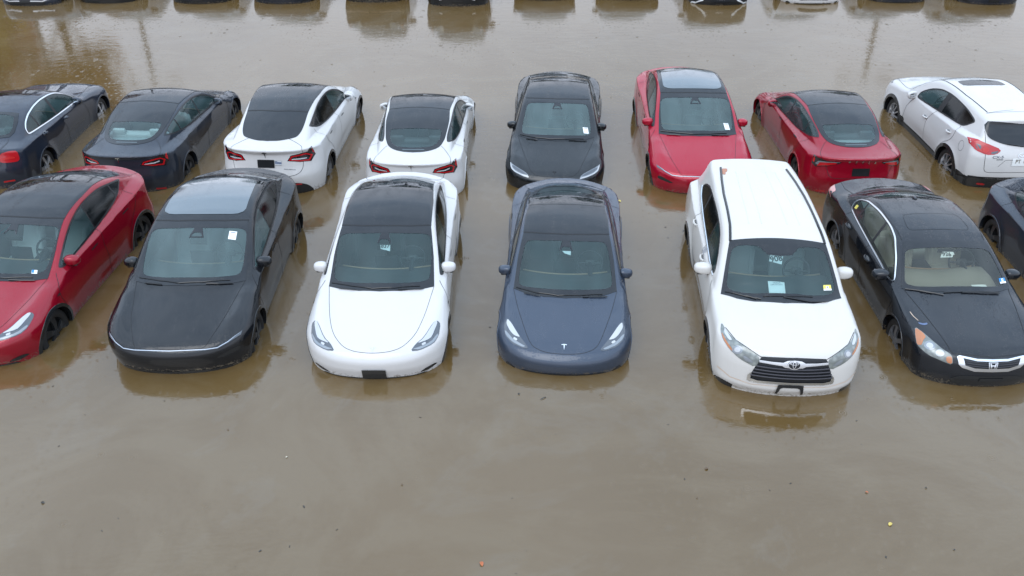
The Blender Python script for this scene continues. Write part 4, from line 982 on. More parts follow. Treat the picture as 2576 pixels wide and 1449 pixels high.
def build_sport_sedan():
    sh = SH['sport_sedan']; K = Kind(sh); holes = []
    ws_o = sym([(0, 1.30), (.35, 1.32), (.6, 1.37), (.74, 1.44), (.68, 1.75), (.60, 2.08), (0, 2.05)])
    ws_i = sym([(0, 1.36), (.35, 1.38), (.6, 1.43), (.69, 1.50), (.64, 1.75), (.56, 2.0), (0, 1.97)])
    holes += glazing(K, 'windscreen', 'top', ws_o, ws_i, sm=0)
    rw_o = sym([(0, 3.33), (.47, 3.33), (.53, 3.56), (.55, 3.80), (.50, 3.95), (.3, 4.03), (0, 4.05)])
    rw_i = sym([(0, 3.41), (.41, 3.42), (.47, 3.62), (.49, 3.80), (.44, 3.89), (.3, 3.96), (0, 3.98)])
    holes += glazing(K, 'rear_window', 'top', rw_o, rw_i, sm=0)
    dlo = [(1.70, .77, 1.04), (1.93, .68, 1.18), (2.16, .62, 1.28), (2.40, .60, 1.33), (2.75, .585, 1.352), (3.05, .59, 1.335), (3.33, .60, 1.275), (3.52, .625, 1.20), (3.65, .67, 1.12), (3.68, .72, 1.05), (3.62, .735, 1.035), (2.70, .785, .985), (1.86, .807, .955), (1.74, .80, .965)]
    pane = [[((2.52, 0), (2.56, 1.2))], [((2.63, 1.2), (2.60, 0)), ((3.26, 0), (3.27, 1.2))], [((3.31, 1.2), (3.30, 0))]]
    holes += side_glass(K, dlo, pane, .022, chrome=True, glassmats=('glass', 'glass', 'glass'))
    hood = sym([(0, .66), (.3, .68), (.45, .74), (.58, .95), (.68, 1.3), (.73, 1.58), (0, 1.51)])
    tr_ = sym([(4.05, 0, 1.10), (4.0, .50, 1.075), (4.12, .535, 1.05), (4.36, .525, 1.04), (4.49, .53, .99), (4.52, .53, .80), (4.58, .45, .72), (4.6, 0, .70)])
    fd = [(1.66, .92), (1.543, .858), (1.43, .62), (1.45, .38), (1.5, .1), (2.52, .1), (2.46, .42), (2.49, .70), (2.62, .985), (2.0, .955)]
    rd = [(2.52, .1), (2.46, .42), (2.49, .70), (2.62, .985), (3.60, 1.03), (3.44, .74), (3.30, .60), (3.15, .35), (3.12, .1)]
    K.shell(holes, [('hood', 'fo', hood, 'paint'), ('trunk_lid', 'ro', tr_, 'paint')]+door_regions(fd, rd))
    K.seam('fo', hood[:6], .008); K.seam('fo', mir(hood[:6]), .008)
    K.seam('ro', tr_[1:], .008)
    doors(K, fd[:5], [(2.52, .1), (2.46, .42), (2.49, .70), (2.60, .975)], [(3.12, .1), (3.15, .35), (3.30, .60), (3.44, .74), (3.60, 1.02)])
    for v in ('SR',): K.seam(v, [(3.70, .93), (3.84, .94), (3.86, .86), (3.82, .82), (3.70, .81), (3.68, .86)], .006, True)
    K.finish_body()
    for f in K.extra: f()
    K.panel('sunroof', 'top', sym([(0, 2.19), (.34, 2.20), (.38, 2.5), (.36, 2.66), (0, 2.67)]), 'roofglass', .004, (), .03, 1)
    arch_trim(K, .018, 'paint')
    for g in (1, -1):
        m = (lambda p: p) if g > 0 else mir
        ta = [(4.53, .50, .85), (4.50, .52, .995), (4.40, .68, 1.015), (4.345, .782, .995), (4.425, .80, .88), (4.455, .765, .833), (4.52, .585, .828)]
        t = K.panel('taillight', 'ro', m(ta), 'tailred', .005, (), .03, 1)
        K.panel('light_band', 'ro', m([(4.50, .53, .90), (4.44, .68, .92), (4.42, .74, .91), (4.43, .74, .885), (4.47, .65, .882), (4.51, .54, .868)]), 'tailbright', .008, (), .04, 1, parent=t)
        h = K.panel('headlight', 'fo', m([(.80, .90), (.72, .86), (.45, .70), (.45, .62), (.62, .64), (.80, .74)]), 'lampsilver', .005)
        K.panel('rear_reflector', 'ro', m([(4.56, .48, .47), (4.50, .66, .48), (4.50, .66, .45), (4.56, .48, .44)]), 'tailred', .004, (), .03, 0)
    K.panel('grille', 'fo', [(.03, .66), (.28, .68), (.30, .58), (.06, .55)], 'grilleblack', .005); K.panel('grille', 'fo', [(-.03, .66), (-.28, .68), (-.30, .58), (-.06, .55)], 'grilleblack', .005)
    K.panel('lower_grille', 'fo', sym([(0, .46), (.5, .47), (.6, .40), (.5, .3), (0, .29)]), 'plastic', .004)
    K.panel('bumper_trim', 'fo', sym([(0, .40), (.5, .42), (.75, .52), (.76, .50), (.5, .39), (0, .37)]), 'chrome', .008, (), .03, 0)
    add_wheels(K, .33, 'five'); pull_handles(K, [(2.41, .865), (3.37, .93)])
    add_mirrors(K, .98, 1.78, .99, (.21, .14, .15), .80)
    wiper(K, [(-.3, 1.315), (.1, 1.315), (.5, 1.36)], [(0, 1.30), (.4, 1.32)])
    add_cabin(K, 1.45, .95, 1.40, (.37, 2.12, .95), rows=(2.6, 3.35), w=.64, belt=.92, screen=False)
    K.put3('parcel_shelf', ([(-.5, 3.5, .96), (.5, 3.5, .96), (.45, 3.98, 1.03), (-.45, 3.98, 1.03)], [[0, 1, 2, 3]]), 'shelfdark')
    K.word('sticker', 'A', 'ro', (.385, 1.295), .10, 'white', .004, ang=-.25)
    return K

def build_compact_suv(fascia=False):
    sh = SH['compact_suv']; K = Kind(sh); holes = []
    ws_o = sym([(0, 1.12), (.4, 1.15), (.62, 1.21), (.775, 1.30), (.73, 1.6), (.64, 2.0), (0, 1.98)])
    ws_i = sym([(0, 1.19), (.4, 1.22), (.62, 1.28), (.72, 1.37), (.68, 1.6), (.60, 1.90), (0, 1.88)])
    holes += glazing(K, 'windscreen', 'top', ws_o, ws_i, sm=0)
    dlo = [(1.74, .84, 1.10), (1.79, .804, 1.227), (2.059, .745, 1.39), (2.405, .70, 1.505), (2.848, .68, 1.545), (3.437, .68, 1.51), (3.809, .685, 1.43), (3.87, .70, 1.385), (3.679, .772, 1.233), (3.552, .791, 1.204), (2.635, .827, 1.142), (1.841, .858, 1.08)]
    pane = [[((2.60, 0), (2.70, 1.3))], [((2.86, 1.3), (2.76, 0)), ((3.30, 0), (3.34, 1.3))], [((3.40, 1.3), (3.36, 0))]]
    holes += side_glass(K, dlo, pane, .026, glassmats=('glass', 'darkglass', 'darkglass'))
    hood = sym([(0, .80), (.4, .82), (.6, .92), (.74, 1.15), (.80, 1.45), (.78, 1.62), (0, 1.54)])
    tg = sym([(4.15, 0, 1.55), (3.87, .61, 1.52), (4.13, .66, 1.40), (4.33, .655, 1.20), (4.43, .655, .985), (4.47, .64, .80), (4.50, .62, .69), (4.53, .55, .665), (4.54, 0, .66)])
    fd = [(1.74, 1.07), (1.607, .94), (1.50, .80), (1.42, .50), (1.44, .36), (1.45, .1), (2.50, .1), (2.47, .444), (2.46, .88), (2.66, 1.14), (2.2, 1.11)]
    rd = [(2.50, .1), (2.47, .444), (2.46, .88), (2.66, 1.14), (3.6, 1.22), (3.66, 1.10), (3.575, .90), (3.30, .75), (3.14, .5), (3.1, .1)]
    clad = [(-.1, .1), (-.1, .47), (1.0, .43), (3.3, .43), (4.02, .43), (4.12, .50), (4.22, .533), (4.7, .533), (4.7, .1)]
    K.shell(holes, [('hood', 'fo', hood, 'paint'), ('tailgate', 'ro', tg, 'paint')]+[('lower_cladding', v, clad, 'plastic') for v in ('SR', 'SL')]+[('lower_cladding', 'rear', [(-1, .1), (-1, .53), (1, .53), (1, .1)], 'plastic')]+door_regions(fd, rd), h=.023)
    K.seam('fo', hood[:6], .008); K.seam('fo', mir(hood[:6]), .008)
    K.seam('ro', symo([(4.54, 0, .66), (4.53, .55, .665), (4.50, .62, .69), (4.47, .64, .80), (4.43, .655, .985), (4.33, .655, 1.20), (4.20, .66, 1.35)]), .008)
    doors(K, [(s, z) for s, z in fd[:4]], [(2.47, .444), (2.46, .88), (2.66, 1.14)], [(3.16, .5), (3.30, .75), (3.575, .90), (3.66, 1.10), (3.58, 1.21)])
    for g in (1, -1): K.seam('top', [(g*.60, 2.1), (g*.60, 2.4), (g*.58, 3.1), (g*.50, 3.83)], .022)
    K.seam('ro', [(4.12-.13, .86, 1.03-.0), (4.0, .88, .95)], .005) if False else None
    K.seam('top', sym([(0, 3.80), (.4, 3.84), (.61, 3.87)]), .007)
    K.seam('SR', oval((3.98, .97), .085, .10), .006, True)
    K.seam('rear', [(-.84, .535), (-.5, .545), (0, .548), (.5, .545), (.84, .535)], .03); K.seam('SR', [(1.38, .425), (3.1, .425)], .03); K.seam('SL', [(1.38, .425), (3.1, .425)], .03)
    for v in ('SR', 'SL'): K.seam(v, [(4.0, .43), (4.12, .435), (4.4, .52)], .03)
    K.seam('ro', [(-.40, .66), (-.29, .77)], .005); K.seam('ro', [(-.29, .77), (.29, .77)], .005); K.seam('ro', [(.40, .66), (.29, .77)], .005)
    K.finish_body()
    for f in K.extra: f()
    K.panel('rear_window', 'ro', sym([(4.17, 0, 1.475), (4.06, .60, 1.475)]+cr([(4.10, .645, 1.43), (4.20, .645, 1.34), (4.30, .575, 1.245), (4.39, .324, 1.165), (4.43, 0, 1.125)])), 'roofglass', .012, (), .02, 0)
    K.panel('sunroof', 'top', sym([(0, 2.285), (.40, 2.33), (.43, 2.45), (.42, 2.66), (0, 2.67)]), 'roofglass', .004, (), .03, 1)
    arch_trim(K, .062, 'plastic')
    for g in (1, -1):
        m = (lambda p: p) if g > 0 else mir
        ta = [(4.05, .872, 1.185), (4.12, .84, 1.195), (4.30, .70, 1.175), (4.44, .37, 1.08), (4.47, .47, 1.0), (4.44, .64, .98), (4.34, .81, 1.03), (4.22, .88, 1.10)]
        t = K.panel('taillight', 'ro', m(ta), 'tailred', .006, (), .03, 1)
        K.panel('reversing_lamp', 'ro', m([(4.26, .815, 1.14), (4.32, .72, 1.12), (4.38, .735, 1.04), (4.32, .80, 1.06)]), 'lampdark', .009, (), .04, 1, parent=t)
        c = P2(sh, 'ro', m([(4.40, .65, 1.065)]))[0]; K.panel('light_disc', 'ro', oval(c, .055, .055), 'tailbright', .011, (), .03, 0, parent=t)
        K.panel('reflector', 'ro', m([(4.43, .42, 1.055), (4.44, .55, 1.045), (4.45, .57, 1.01), (4.47, .48, 1.012)]), 'lampdark', .009, (), .04, 1, parent=t)
        K.panel('light_band', 'ro', m([(4.20, .845, 1.165), (4.26, .80, 1.09), (4.36, .76, 1.035), (4.42, .64, 1.0), (4.43, .63, 1.015), (4.36, .74, 1.055), (4.28, .79, 1.105), (4.24, .825, 1.165)]), 'tailbright', .009, (), .04, 1, parent=t)
        K.panel('rear_reflector', 'ro', m([(4.50, .52, .43), (4.46, .66, .43), (4.46, .66, .395), (4.50, .52, .395)]), 'tailred', .006, (), .03, 1)
        K.panel('headlight', 'fo', m([(.86, 1.10), (.78, 1.02), (.50, .88), (.48, .80), (.70, .86), (.86, .98)]), 'lamphaze', .006, (), .03, 1)
    K.put3('wiper', tube(K.tubepath('ro', [(4.44, -.25, 1.15), (4.44, 0, 1.145), (4.42, .28, 1.185)], .02, .06), .010, 5), 'plastic')
    K.word('lettering', 'CX-5', 'ro', (4.46, .43, .935), .06, 'chromedark', sx=1.5); K.word('lettering', 'AWD', 'ro', (4.47, .395, .89), .032, 'chromedark', sx=1.5)
    p = K.panel('licence_plate', 'ro', rect((.0, .735), .33, .13), 'platewhite', .010, (), .03, 0)
    K.word('plate_number', 'PT  H', 'ro', (.0, .745), .09, 'plateink', .013, parent=p)
    K.panel('emblem', 'ro', oval((0, .845), .075, .055, 24), 'chrome', .010, [oval((0, .845), .062, .044, 24)], .03, 0)
    K.panel('emblem', 'ro', [(-.055, .865), (-.02, .850), (0, .835), (.02, .850), (.055, .865), (.035, .835), (0, .818), (-.035, .835)], 'chrome', .010, (), .03, 0)
    if fascia:
        g = K.panel('grille', 'fo', sym([(0, .78), (.42, .78), (.40, .60), (.26, .44), (.30, .36), (0, .33)]), 'grilleblack', .005, (), .03, 0)
        K.word('plate_lettering', 'PARK AVE', 'fo', (0, .432), .05, 'white', .03, parent=g)
        for sg in (1, -1):
            m = (lambda p: p) if sg > 0 else mir
            K.panel('bumper_intake', 'fo', m([(.86, .56), (.72, .57), (.58, .50), (.56, .44), (.72, .41), (.84, .46)]), 'grilleblack', .005, (), .03, 0)
            K.panel('bumper_trim', 'fo', m([(.89, .58), (.88, .46), (.73, .385), (.535, .405), (.36, .52), (.42, .56), (.56, .44), (.72, .415), (.84, .465), (.86, .58)]), 'trimwhite', .009, (), .03, 0)
    add_wheels(K, .365, 'spoke'); pull_handles(K, [(2.38, .905), (3.42, 1.02)])
    add_mirrors(K, 1.02, 1.64, 1.10, (.21, .15, .15), .86)
    wiper(K, [(-.3, 1.15), (.1, 1.15), (.5, 1.21)], [(0, 1.14), (.4, 1.16)])
    add_cabin(K, 1.30, 1.09, 1.62, (.37, 2.0, 1.08), rows=(2.5, 3.3), w=.72, belt=1.06, screen=False)
    return K
# ---------------------------------------------------------------- materials
MATS = {}
def N(nt, t, **k):
    n = nt.nodes.new(t)
    for a, b in k.items():
        if a[0] == '_': setattr(n, a[1:], b)
        else: n.inputs[a].default_value = b
    return n
def base(name, col, rough=.5, metal=0, coat=0, **k):
    m = bpy.data.materials.new(name); m.use_nodes = True; b = m.node_tree.nodes['Principled BSDF']
    b.inputs['Base Color'].default_value = (*col, 1); b.inputs['Roughness'].default_value = rough; b.inputs['Metallic'].default_value = metal
    b.inputs['Coat Weight'].default_value = coat; b.inputs['Coat Roughness'].default_value = .04
    for a, c in k.items(): b.inputs[a.replace('_', ' ')].default_value = c
    return m, m.node_tree, b
def wet(nt, b, coat=True, drops=.9, scale=48, wash=.5):
    """rain beads and run-off: small bumps in patches, with slight changes of gloss"""
    tc = N(nt, 'ShaderNodeTexCoord'); vo = N(nt, 'ShaderNodeTexVoronoi', Scale=scale); nt.links.new(tc.outputs['Object'], vo.inputs['Vector'])
    rp = N(nt, 'ShaderNodeMapRange'); rp.inputs['From Min'].default_value = .05; rp.inputs['From Max'].default_value = .42; rp.inputs['To Min'].default_value = 1; rp.inputs['To Max'].default_value = 0
    nt.links.new(vo.outputs['Distance'], rp.inputs['Value'])
    mp = N(nt, 'ShaderNodeMapping'); mp.inputs['Scale'].default_value = (5.0, 1.1, 1.6); nt.links.new(tc.outputs['Object'], mp.inputs[0])
    no = N(nt, 'ShaderNodeTexNoise', Scale=1.6, Detail=5); nt.links.new(mp.outputs[0], no.inputs['Vector'])
    r2 = N(nt, 'ShaderNodeMapRange'); r2.inputs['From Min'].default_value = .38; r2.inputs['From Max'].default_value = .62; nt.links.new(no.outputs[0], r2.inputs['Value'])
    mu = N(nt, 'ShaderNodeMath', _operation='MULTIPLY'); nt.links.new(rp.outputs[0], mu.inputs[0]); nt.links.new(r2.outputs[0], mu.inputs[1])
    ge = N(nt, 'ShaderNodeNewGeometry'); sz = N(nt, 'ShaderNodeSeparateXYZ'); nt.links.new(ge.outputs['Normal'], sz.inputs[0])
    fl = N(nt, 'ShaderNodeMapRange'); fl.inputs['From Min'].default_value = .35; fl.inputs['From Max'].default_value = .8; nt.links.new(sz.outputs[2], fl.inputs['Value'])
    m3 = N(nt, 'ShaderNodeMath', _operation='MULTIPLY'); nt.links.new(mu.outputs[0], m3.inputs[0]); nt.links.new(fl.outputs[0], m3.inputs[1]); mu = m3
    bu = N(nt, 'ShaderNodeBump', Strength=drops, Distance=.004); nt.links.new(mu.outputs[0], bu.inputs['Height'])
    nt.links.new(bu.outputs[0], b.inputs['Coat Normal' if coat else 'Normal'])
    rr = N(nt, 'ShaderNodeMapRange'); rr.inputs['To Min'].default_value = .02; rr.inputs['To Max'].default_value = .12; nt.links.new(m3.outputs[0], rr.inputs['Value'])
    nt.links.new(rr.outputs[0], b.inputs['Coat Roughness' if coat else 'Roughness'])
    return no
def paint(name, col, metal=.0, rough=.35, dirt=(.16, .13, .09), spec=.0):
    m, nt, b = base(name, col, rough, metal, 1.0); b.inputs['Specular IOR Level'].default_value = spec
    no = wet(nt, b)
    # silt and flecks of debris just above the water line
    ge = N(nt, 'ShaderNodeTexCoord'); sx = N(nt, 'ShaderNodeSeparateXYZ'); nt.links.new(ge.outputs['Object'], sx.inputs[0])
    f = N(nt, 'ShaderNodeTexNoise', Scale=28, Detail=8, Roughness=.7); nt.links.new(ge.outputs['Object'], f.inputs['Vector'])
    h = N(nt, 'ShaderNodeMapRange'); h.inputs['From Min'].default_value = .60; h.inputs['From Max'].default_value = .34; nt.links.new(sx.outputs[2], h.inputs['Value'])
    ad = N(nt, 'ShaderNodeMath', _operation='MULTIPLY'); nt.links.new(h.outputs[0], ad.inputs[0]); nt.links.new(f.outputs[0], ad.inputs[1])
    st = N(nt, 'ShaderNodeMapRange'); st.inputs['From Min'].default_value = .47; st.inputs['From Max'].default_value = .60; nt.links.new(ad.outputs[0], st.inputs['Value'])
    mx = N(nt, 'ShaderNodeMix', _data_type='RGBA'); mx.inputs[6].default_value = (*col, 1); mx.inputs[7].default_value = (*dirt, 1)
    s2 = N(nt, 'ShaderNodeMath', _operation='MULTIPLY'); s2.inputs[1].default_value = .8; nt.links.new(st.outputs[0], s2.inputs[0]); nt.links.new(s2.outputs[0], mx.inputs[0])
    nt.links.new(mx.outputs[2], b.inputs['Base Color'])
    return m
def glassmat(name, tint, film, fcol, refl=1.0, ior=1.5, rough=.02):
    """wet tinted glass: see-through, mirror-like by angle, with a thin film of condensation"""
    m = bpy.data.materials.new(name); m.use_nodes = True; nt = m.node_tree; nt.nodes.clear()
    o = N(nt, 'ShaderNodeOutputMaterial'); tr = N(nt, 'ShaderNodeBsdfTransparent'); tr.inputs[0].default_value = (*tint, 1)
    df = N(nt, 'ShaderNodeBsdfDiffuse'); df.inputs[0].default_value = (*fcol, 1); gl = N(nt, 'ShaderNodeBsdfGlossy', Roughness=rough)
    fr = N(nt, 'ShaderNodeFresnel', IOR=ior); m1 = N(nt, 'ShaderNodeMixShader'); m2 = N(nt, 'ShaderNodeMixShader')
    tc = N(nt, 'ShaderNodeTexCoord'); mp = N(nt, 'ShaderNodeMapping'); mp.inputs['Scale'].default_value = (3, 1.0, 1.2); nt.links.new(tc.outputs['Object'], mp.inputs[0])
    no = N(nt, 'ShaderNodeTexNoise', Scale=1.3, Detail=4); nt.links.new(mp.outputs[0], no.inputs['Vector'])
    mr = N(nt, 'ShaderNodeMapRange'); mr.inputs['From Min'].default_value = .35; mr.inputs['From Max'].default_value = .68; mr.inputs['To Min'].default_value = film*.85; mr.inputs['To Max'].default_value = film*1.2
    nt.links.new(no.outputs[0], mr.inputs['Value']); nt.links.new(mr.outputs[0], m1.inputs[0]); nt.links.new(tr.outputs[0], m1.inputs[1]); nt.links.new(df.outputs[0], m1.inputs[2])
    mu = N(nt, 'ShaderNodeMath', _operation='MULTIPLY'); mu.inputs[1].default_value = refl; mu.use_clamp = True
    nt.links.new(fr.outputs[0], mu.inputs[0]); nt.links.new(mu.outputs[0], m2.inputs[0]); nt.links.new(m1.outputs[0], m2.inputs[1]); nt.links.new(gl.outputs[0], m2.inputs[2]); nt.links.new(m2.outputs[0], o.inputs[0])
    vo = N(nt, 'ShaderNodeTexVoronoi', Scale=70); nt.links.new(tc.outputs['Object'], vo.inputs['Vector'])
    bu = N(nt, 'ShaderNodeBump', Strength=.05, Distance=.004); nt.links.new(vo.outputs['Distance'], bu.inputs['Height']); nt.links.new(bu.outputs[0], gl.inputs['Normal'])
    return m
M = MATS
M['gap'] = base('panel_gap', (.006, .006, .007), .6)[0]
M['dark'] = base('wheel_housing_black', (.008, .008, .008), .9)[0]
M['cabin'] = base('cabin_dark', (.025, .027, .03), .8)[0]
M['dash'] = base('dashboard_grey', (.045, .05, .052), .7)[0]; M['dashpale'] = base('dashboard_beige', (.30, .27, .22), .7)[0]
M['trimwood'] = base('dash_wood', (.30, .19, .11), .5)[0]; M['screen'] = base('screen_off', (.02, .022, .025), .12)[0]
M['swheel'] = base('steering_leather', (.02, .021, .024), .5)[0]
M['seatdark'] = base('seat_black', (.06, .062, .065), .6)[0]; M['seatpale'] = base('seat_white', (.62, .62, .60), .6)[0]; M['seatbeige'] = base('seat_beige', (.58, .52, .42), .7)[0]; M['seatgrey'] = base('seat_grey', (.34, .34, .33), .7)[0]
M['shelfpale'] = base('shelf_pale', (.40, .42, .41), .8)[0]; M['shelfdark'] = base('shelf_dark', (.05, .055, .06), .8)[0]
m, nt, b = base('black_plastic', (.016, .017, .018), .42); wet(nt, b, False, .2); M['plastic'] = m
M['trim'] = base('window_rubber', (.012, .013, .015), .35)[0]
m, nt, b = base('windscreen_border_black', (.010, .012, .015), .3, coat=1.0, Specular_IOR_Level=0.0); wet(nt, b, True, .7, 52); M['frit'] = m
m, nt, b = base('roof_glass_dark', (.008, .010, .013), .3, coat=1.0, Specular_IOR_Level=0.0); wet(nt, b, True, .7, 52); M['roofglass'] = m
m, nt, b = base('roof_glass_silvered', (.12, .145, .16), .16, .4, coat=1.0); wet(nt, b, True, .7, 52); M['bluerglass'] = m
M['glassfog'] = glassmat('misted_glass', (.55, .70, .70), .30, (.17, .26, .26), 1.1)
M['darkglass'] = glassmat('privacy_glass', (.05, .055, .06), .02, (.3, .35, .35), 1.0)
M['glass'] = glassmat('clear_glass', (.70, .86, .86), .11, (.16, .30, .30), 1.1)
M['glass2'] = glassmat('clear_glass_green', (.80, .86, .80), .07, (.30, .34, .30), 1.1)
M['mglass'] = base('mirror_silver', (.6, .62, .64), .03, 1)[0]
M['chrome'] = base('chrome', (.72, .74, .76), .14, 1)[0]; M['chromedark'] = base('badge_metal', (.16, .17, .19), .3, .6)[0]; M['paleemblem'] = base('badge_frosted', (.60, .62, .65), .4)[0]
m, nt, b = base('tyre_rubber', (.016, .016, .017), .55); M['rubber'] = m
wv = N(nt, 'ShaderNodeTexWave', Scale=26); wv.wave_type = 'RINGS'; tc = N(nt, 'ShaderNodeTexCoord'); nt.links.new(tc.outputs['Object'], wv.inputs['Vector']); bu = N(nt, 'ShaderNodeBump', Strength=.5, Distance=.004); nt.links.new(wv.outputs[0], bu.inputs['Height']); nt.links.new(bu.outputs[0], b.inputs['Normal'])
M['rimdark'] = base('rim_dark', (.03, .031, .033), .35, .4)[0]; M['rimsilver'] = base('rim_silver', (.45, .45, .46), .3, .8)[0]; M['rimgrey'] = base('rim_grey', (.22, .22, .23), .35, .7)[0]
M['lampdark'] = base('lamp_housing', (.07, .08, .095), .12, .2, coat=1)[0]; M['lampsilver'] = base('lamp_reflector', (.24, .26, .28), .2, .5, coat=1)[0]
M['lampwhite'] = base('lamp_diffuser', (.46, .47, .48), .2, 0, coat=1)[0]
m, nt, b = base('lamp_plastic_hazed', (.34, .36, .35), .25, .25, coat=1); M['lamphaze'] = m
no = N(nt, 'ShaderNodeTexVoronoi', Scale=14); cr_ = N(nt, 'ShaderNodeValToRGB'); cr_.color_ramp.elements[0].color = (.30, .32, .30, 1); cr_.color_ramp.elements[1].color = (.15, .165, .155, 1); cr_.color_ramp.elements[1].position = .6
tc = N(nt, 'ShaderNodeTexCoord'); nt.links.new(tc.outputs['Object'], no.inputs['Vector']); nt.links.new(no.outputs[0], cr_.inputs[0]); nt.links.new(cr_.outputs[0], b.inputs['Base Color'])
M['lampbar'] = base('light_bar_diffuser', (.42, .48, .56), .25, 0, coat=1)[0]
M['amber'] = base('indicator_amber', (.42, .15, .05), .2, 0, coat=1)[0]
M['taildark'] = base('tail_lamp_smoked', (.012, .010, .012), .12, 0, coat=1)[0]; M['tailred'] = base('tail_lamp_red', (.40, .006, .010), .2, 0, coat=.5)[0]
M['tailbright'] = base('tail_lamp_bright_red', (.46, .010, .008), .3, 0, coat=.3)[0]; M['tailpale'] = base('tail_lamp_faded', (.50, .20, .18), .25, 0, coat=1)[0]
M['tealamp'] = base('brake_lamp_off', (.10, .13, .14), .2)[0]
M['grilleblack'] = base('grille_black', (.006, .008, .011), .4)[0]; M['grillebar'] = base('grille_bar_grey', (.05, .048, .055), .35, .3)[0]
M['white'] = base('white_print', (.8, .8, .8), .5)[0]; M['ink'] = base('black_print', (.02, .02, .02), .6)[0]; M['paper'] = base('paper_white', (.85, .87, .86), .7)[0]
M['platewhite'] = base('plate_white', (.72, .73, .72), .4)[0]; M['plateink'] = base('plate_ink', (.16, .14, .11), .5)[0]
M['yellow'] = base('sticker_yellow', (.70, .60, .12), .5)[0]; M['stickerblue'] = base('sticker_blue', (.02, .22, .55), .5)[0]; M['flagblue'] = base('flag_navy', (.05, .09, .25), .5)[0]; M['flaggrey'] = base('flag_grey', (.20, .23, .27), .5)[0]
M['scuff'] = base('primer_edge', (.55, .42, .32), .6)[0]; M['scuffblue'] = base('faded_paint', (.10, .14, .24), .6)[0]
M['trimwhite'] = base('bumper_trim_white', (.75, .77, .78), .3, coat=1)[0]
M['rust'] = base('peeled_paint', (.42, .20, .13), .7)[0]; M['greypatch'] = base('bare_primer', (.35, .35, .36), .6)[0]
PAINT = {
 'white': paint('paint_white', (.57, .555, .54), 0, .4), 'creamwhite': paint('paint_warm_white', (.58, .555, .52), 0, .4),
 'black': paint('paint_black', (.008, .009, .011), 0, .3), 'black2': paint('paint_black_metallic', (.012, .014, .018), .2, .3),
 'grey': paint('paint_dark_grey', (.012, .014, .016), .3, .4),
 'blue': paint('paint_slate_blue', (.042, .056, .082), .3, .38), 'navy': paint('paint_dark_blue', (.022, .028, .042), .35, .38), 'bluegrey': paint('paint_blue_grey', (.026, .032, .044), .35, .38),
 'red': paint('paint_deep_red', (.27, .004, .016), .3, .32), 'red2': paint('paint_bright_red', (.34, .005, .022), .25, .32),
}
# ---------------------------------------------------------------- build each kind of car once
import time as _t; _t0 = _t.time()
KIND = {'lift': build_liftback(False), 'lift2': build_liftback(True), 'hatch': build_hatch(False), 'hatch2': build_hatch(True), 'suv': build_suv(), 'old': build_old_sedan(), 'sport': build_sport_sedan(), 'csuv': build_compact_suv(False), 'csuv2': build_compact_suv(True)}
print('kinds built', round(_t.time()-_t0, 1))
def make_car(kind, x, y, yaw, depth, pnt, label, cat='car', seat='seatdark', rim='rimdark', mirror=None, shelf='shelfdark', group=None, face=None, extras=None, skip=(), glass='glass'):
    K = KIND[kind]; e = bpy.data.objects.new('flooded_car', None); scene.collection.objects.link(e); e.empty_display_size = .5
    e.location = (x, y, -depth); e.rotation_euler = (0, 0, math.radians(yaw)); e['label'] = label; e['category'] = cat
    if group: e['group'] = group
    mm = dict(paint=PAINT[pnt], mirror=PAINT[mirror or pnt], seat=M[seat], rim=M[rim], shelf=M[shelf], facepaint=PAINT[face or pnt], handle=M['gap'], glass=M[glass])
    if not extras: parts = K.parts
    else:
        base_n = len(K.parts); extras(K); parts = list(K.parts); new = parts[base_n:]; K.parts = parts[:base_n]
    done = {}
    for d in parts:
        if d['name'] in skip: continue
        o = bpy.data.objects.new(d['name'], d['me']); scene.collection.objects.link(o)
        if not d['me'].materials:
            for k in d['mats']: d['me'].materials.append(None)
        for i, k in enumerate(d['mats']):
            o.material_slots[i].link = 'OBJECT'; o.material_slots[i].material = mm.get(k) or M[k]
        o.parent = done[id(d['parent'])] if d['parent'] is not None else e
        if d['at'] is not None: o.location = d['at']
        if d['label']: o['label'] = d['label']
        done[id(d)] = o
    return e
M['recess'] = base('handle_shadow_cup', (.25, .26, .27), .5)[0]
# ---------------------------------------------------------------- stickers, plates and other things only one car has
def slip(K, c, w, h, mat, name='sticker', a=0, off=.006, parent=None): return K.panel(name, 'top', rect(c, w, h, a), mat, off, (), .05, 0, parent=parent)
def fo_plate(K, c, w, h, name='licence_plate_holder'): return K.panel(name, 'fo', rect(c, w, h), 'plastic', .02, (), .04, 0)
def ex_black_y(K):
    s = slip(K, (.49, 1.89), .105, .135, 'white')
    slip(K, (.49, 1.935), .07, .012, 'flaggrey', 'sticker_print', parent=s, off=.009)
def ex_red_y(K):
    s = slip(K, (.545, 1.33), .075, .05, 'paper', a=.2); slip(K, (.525, 1.33), .03, .04, 'stickerblue', 'sticker_print', .2, .009, s)
def ex_white_y(K):
    s = K.panel('hanging_tag', 'top', [(-.055, 1.80), (.09, 1.80), (.095, 1.70), (-.045, 1.735)], 'paper', -.02, (), .05, 0)
    K.word('tag_number', '837', 'top', (.02, 1.775), .085, 'ink', -.012, s, 1.0)
    fo_plate(K, (.015, .372), .315, .115)
def ex_blue_3(K): K.panel('hanging_tag', 'top', [(-.055, 1.745), (.07, 1.747), (.07, 1.675), (-.02, 1.705)], 'paper', -.02, (), .05, 0)
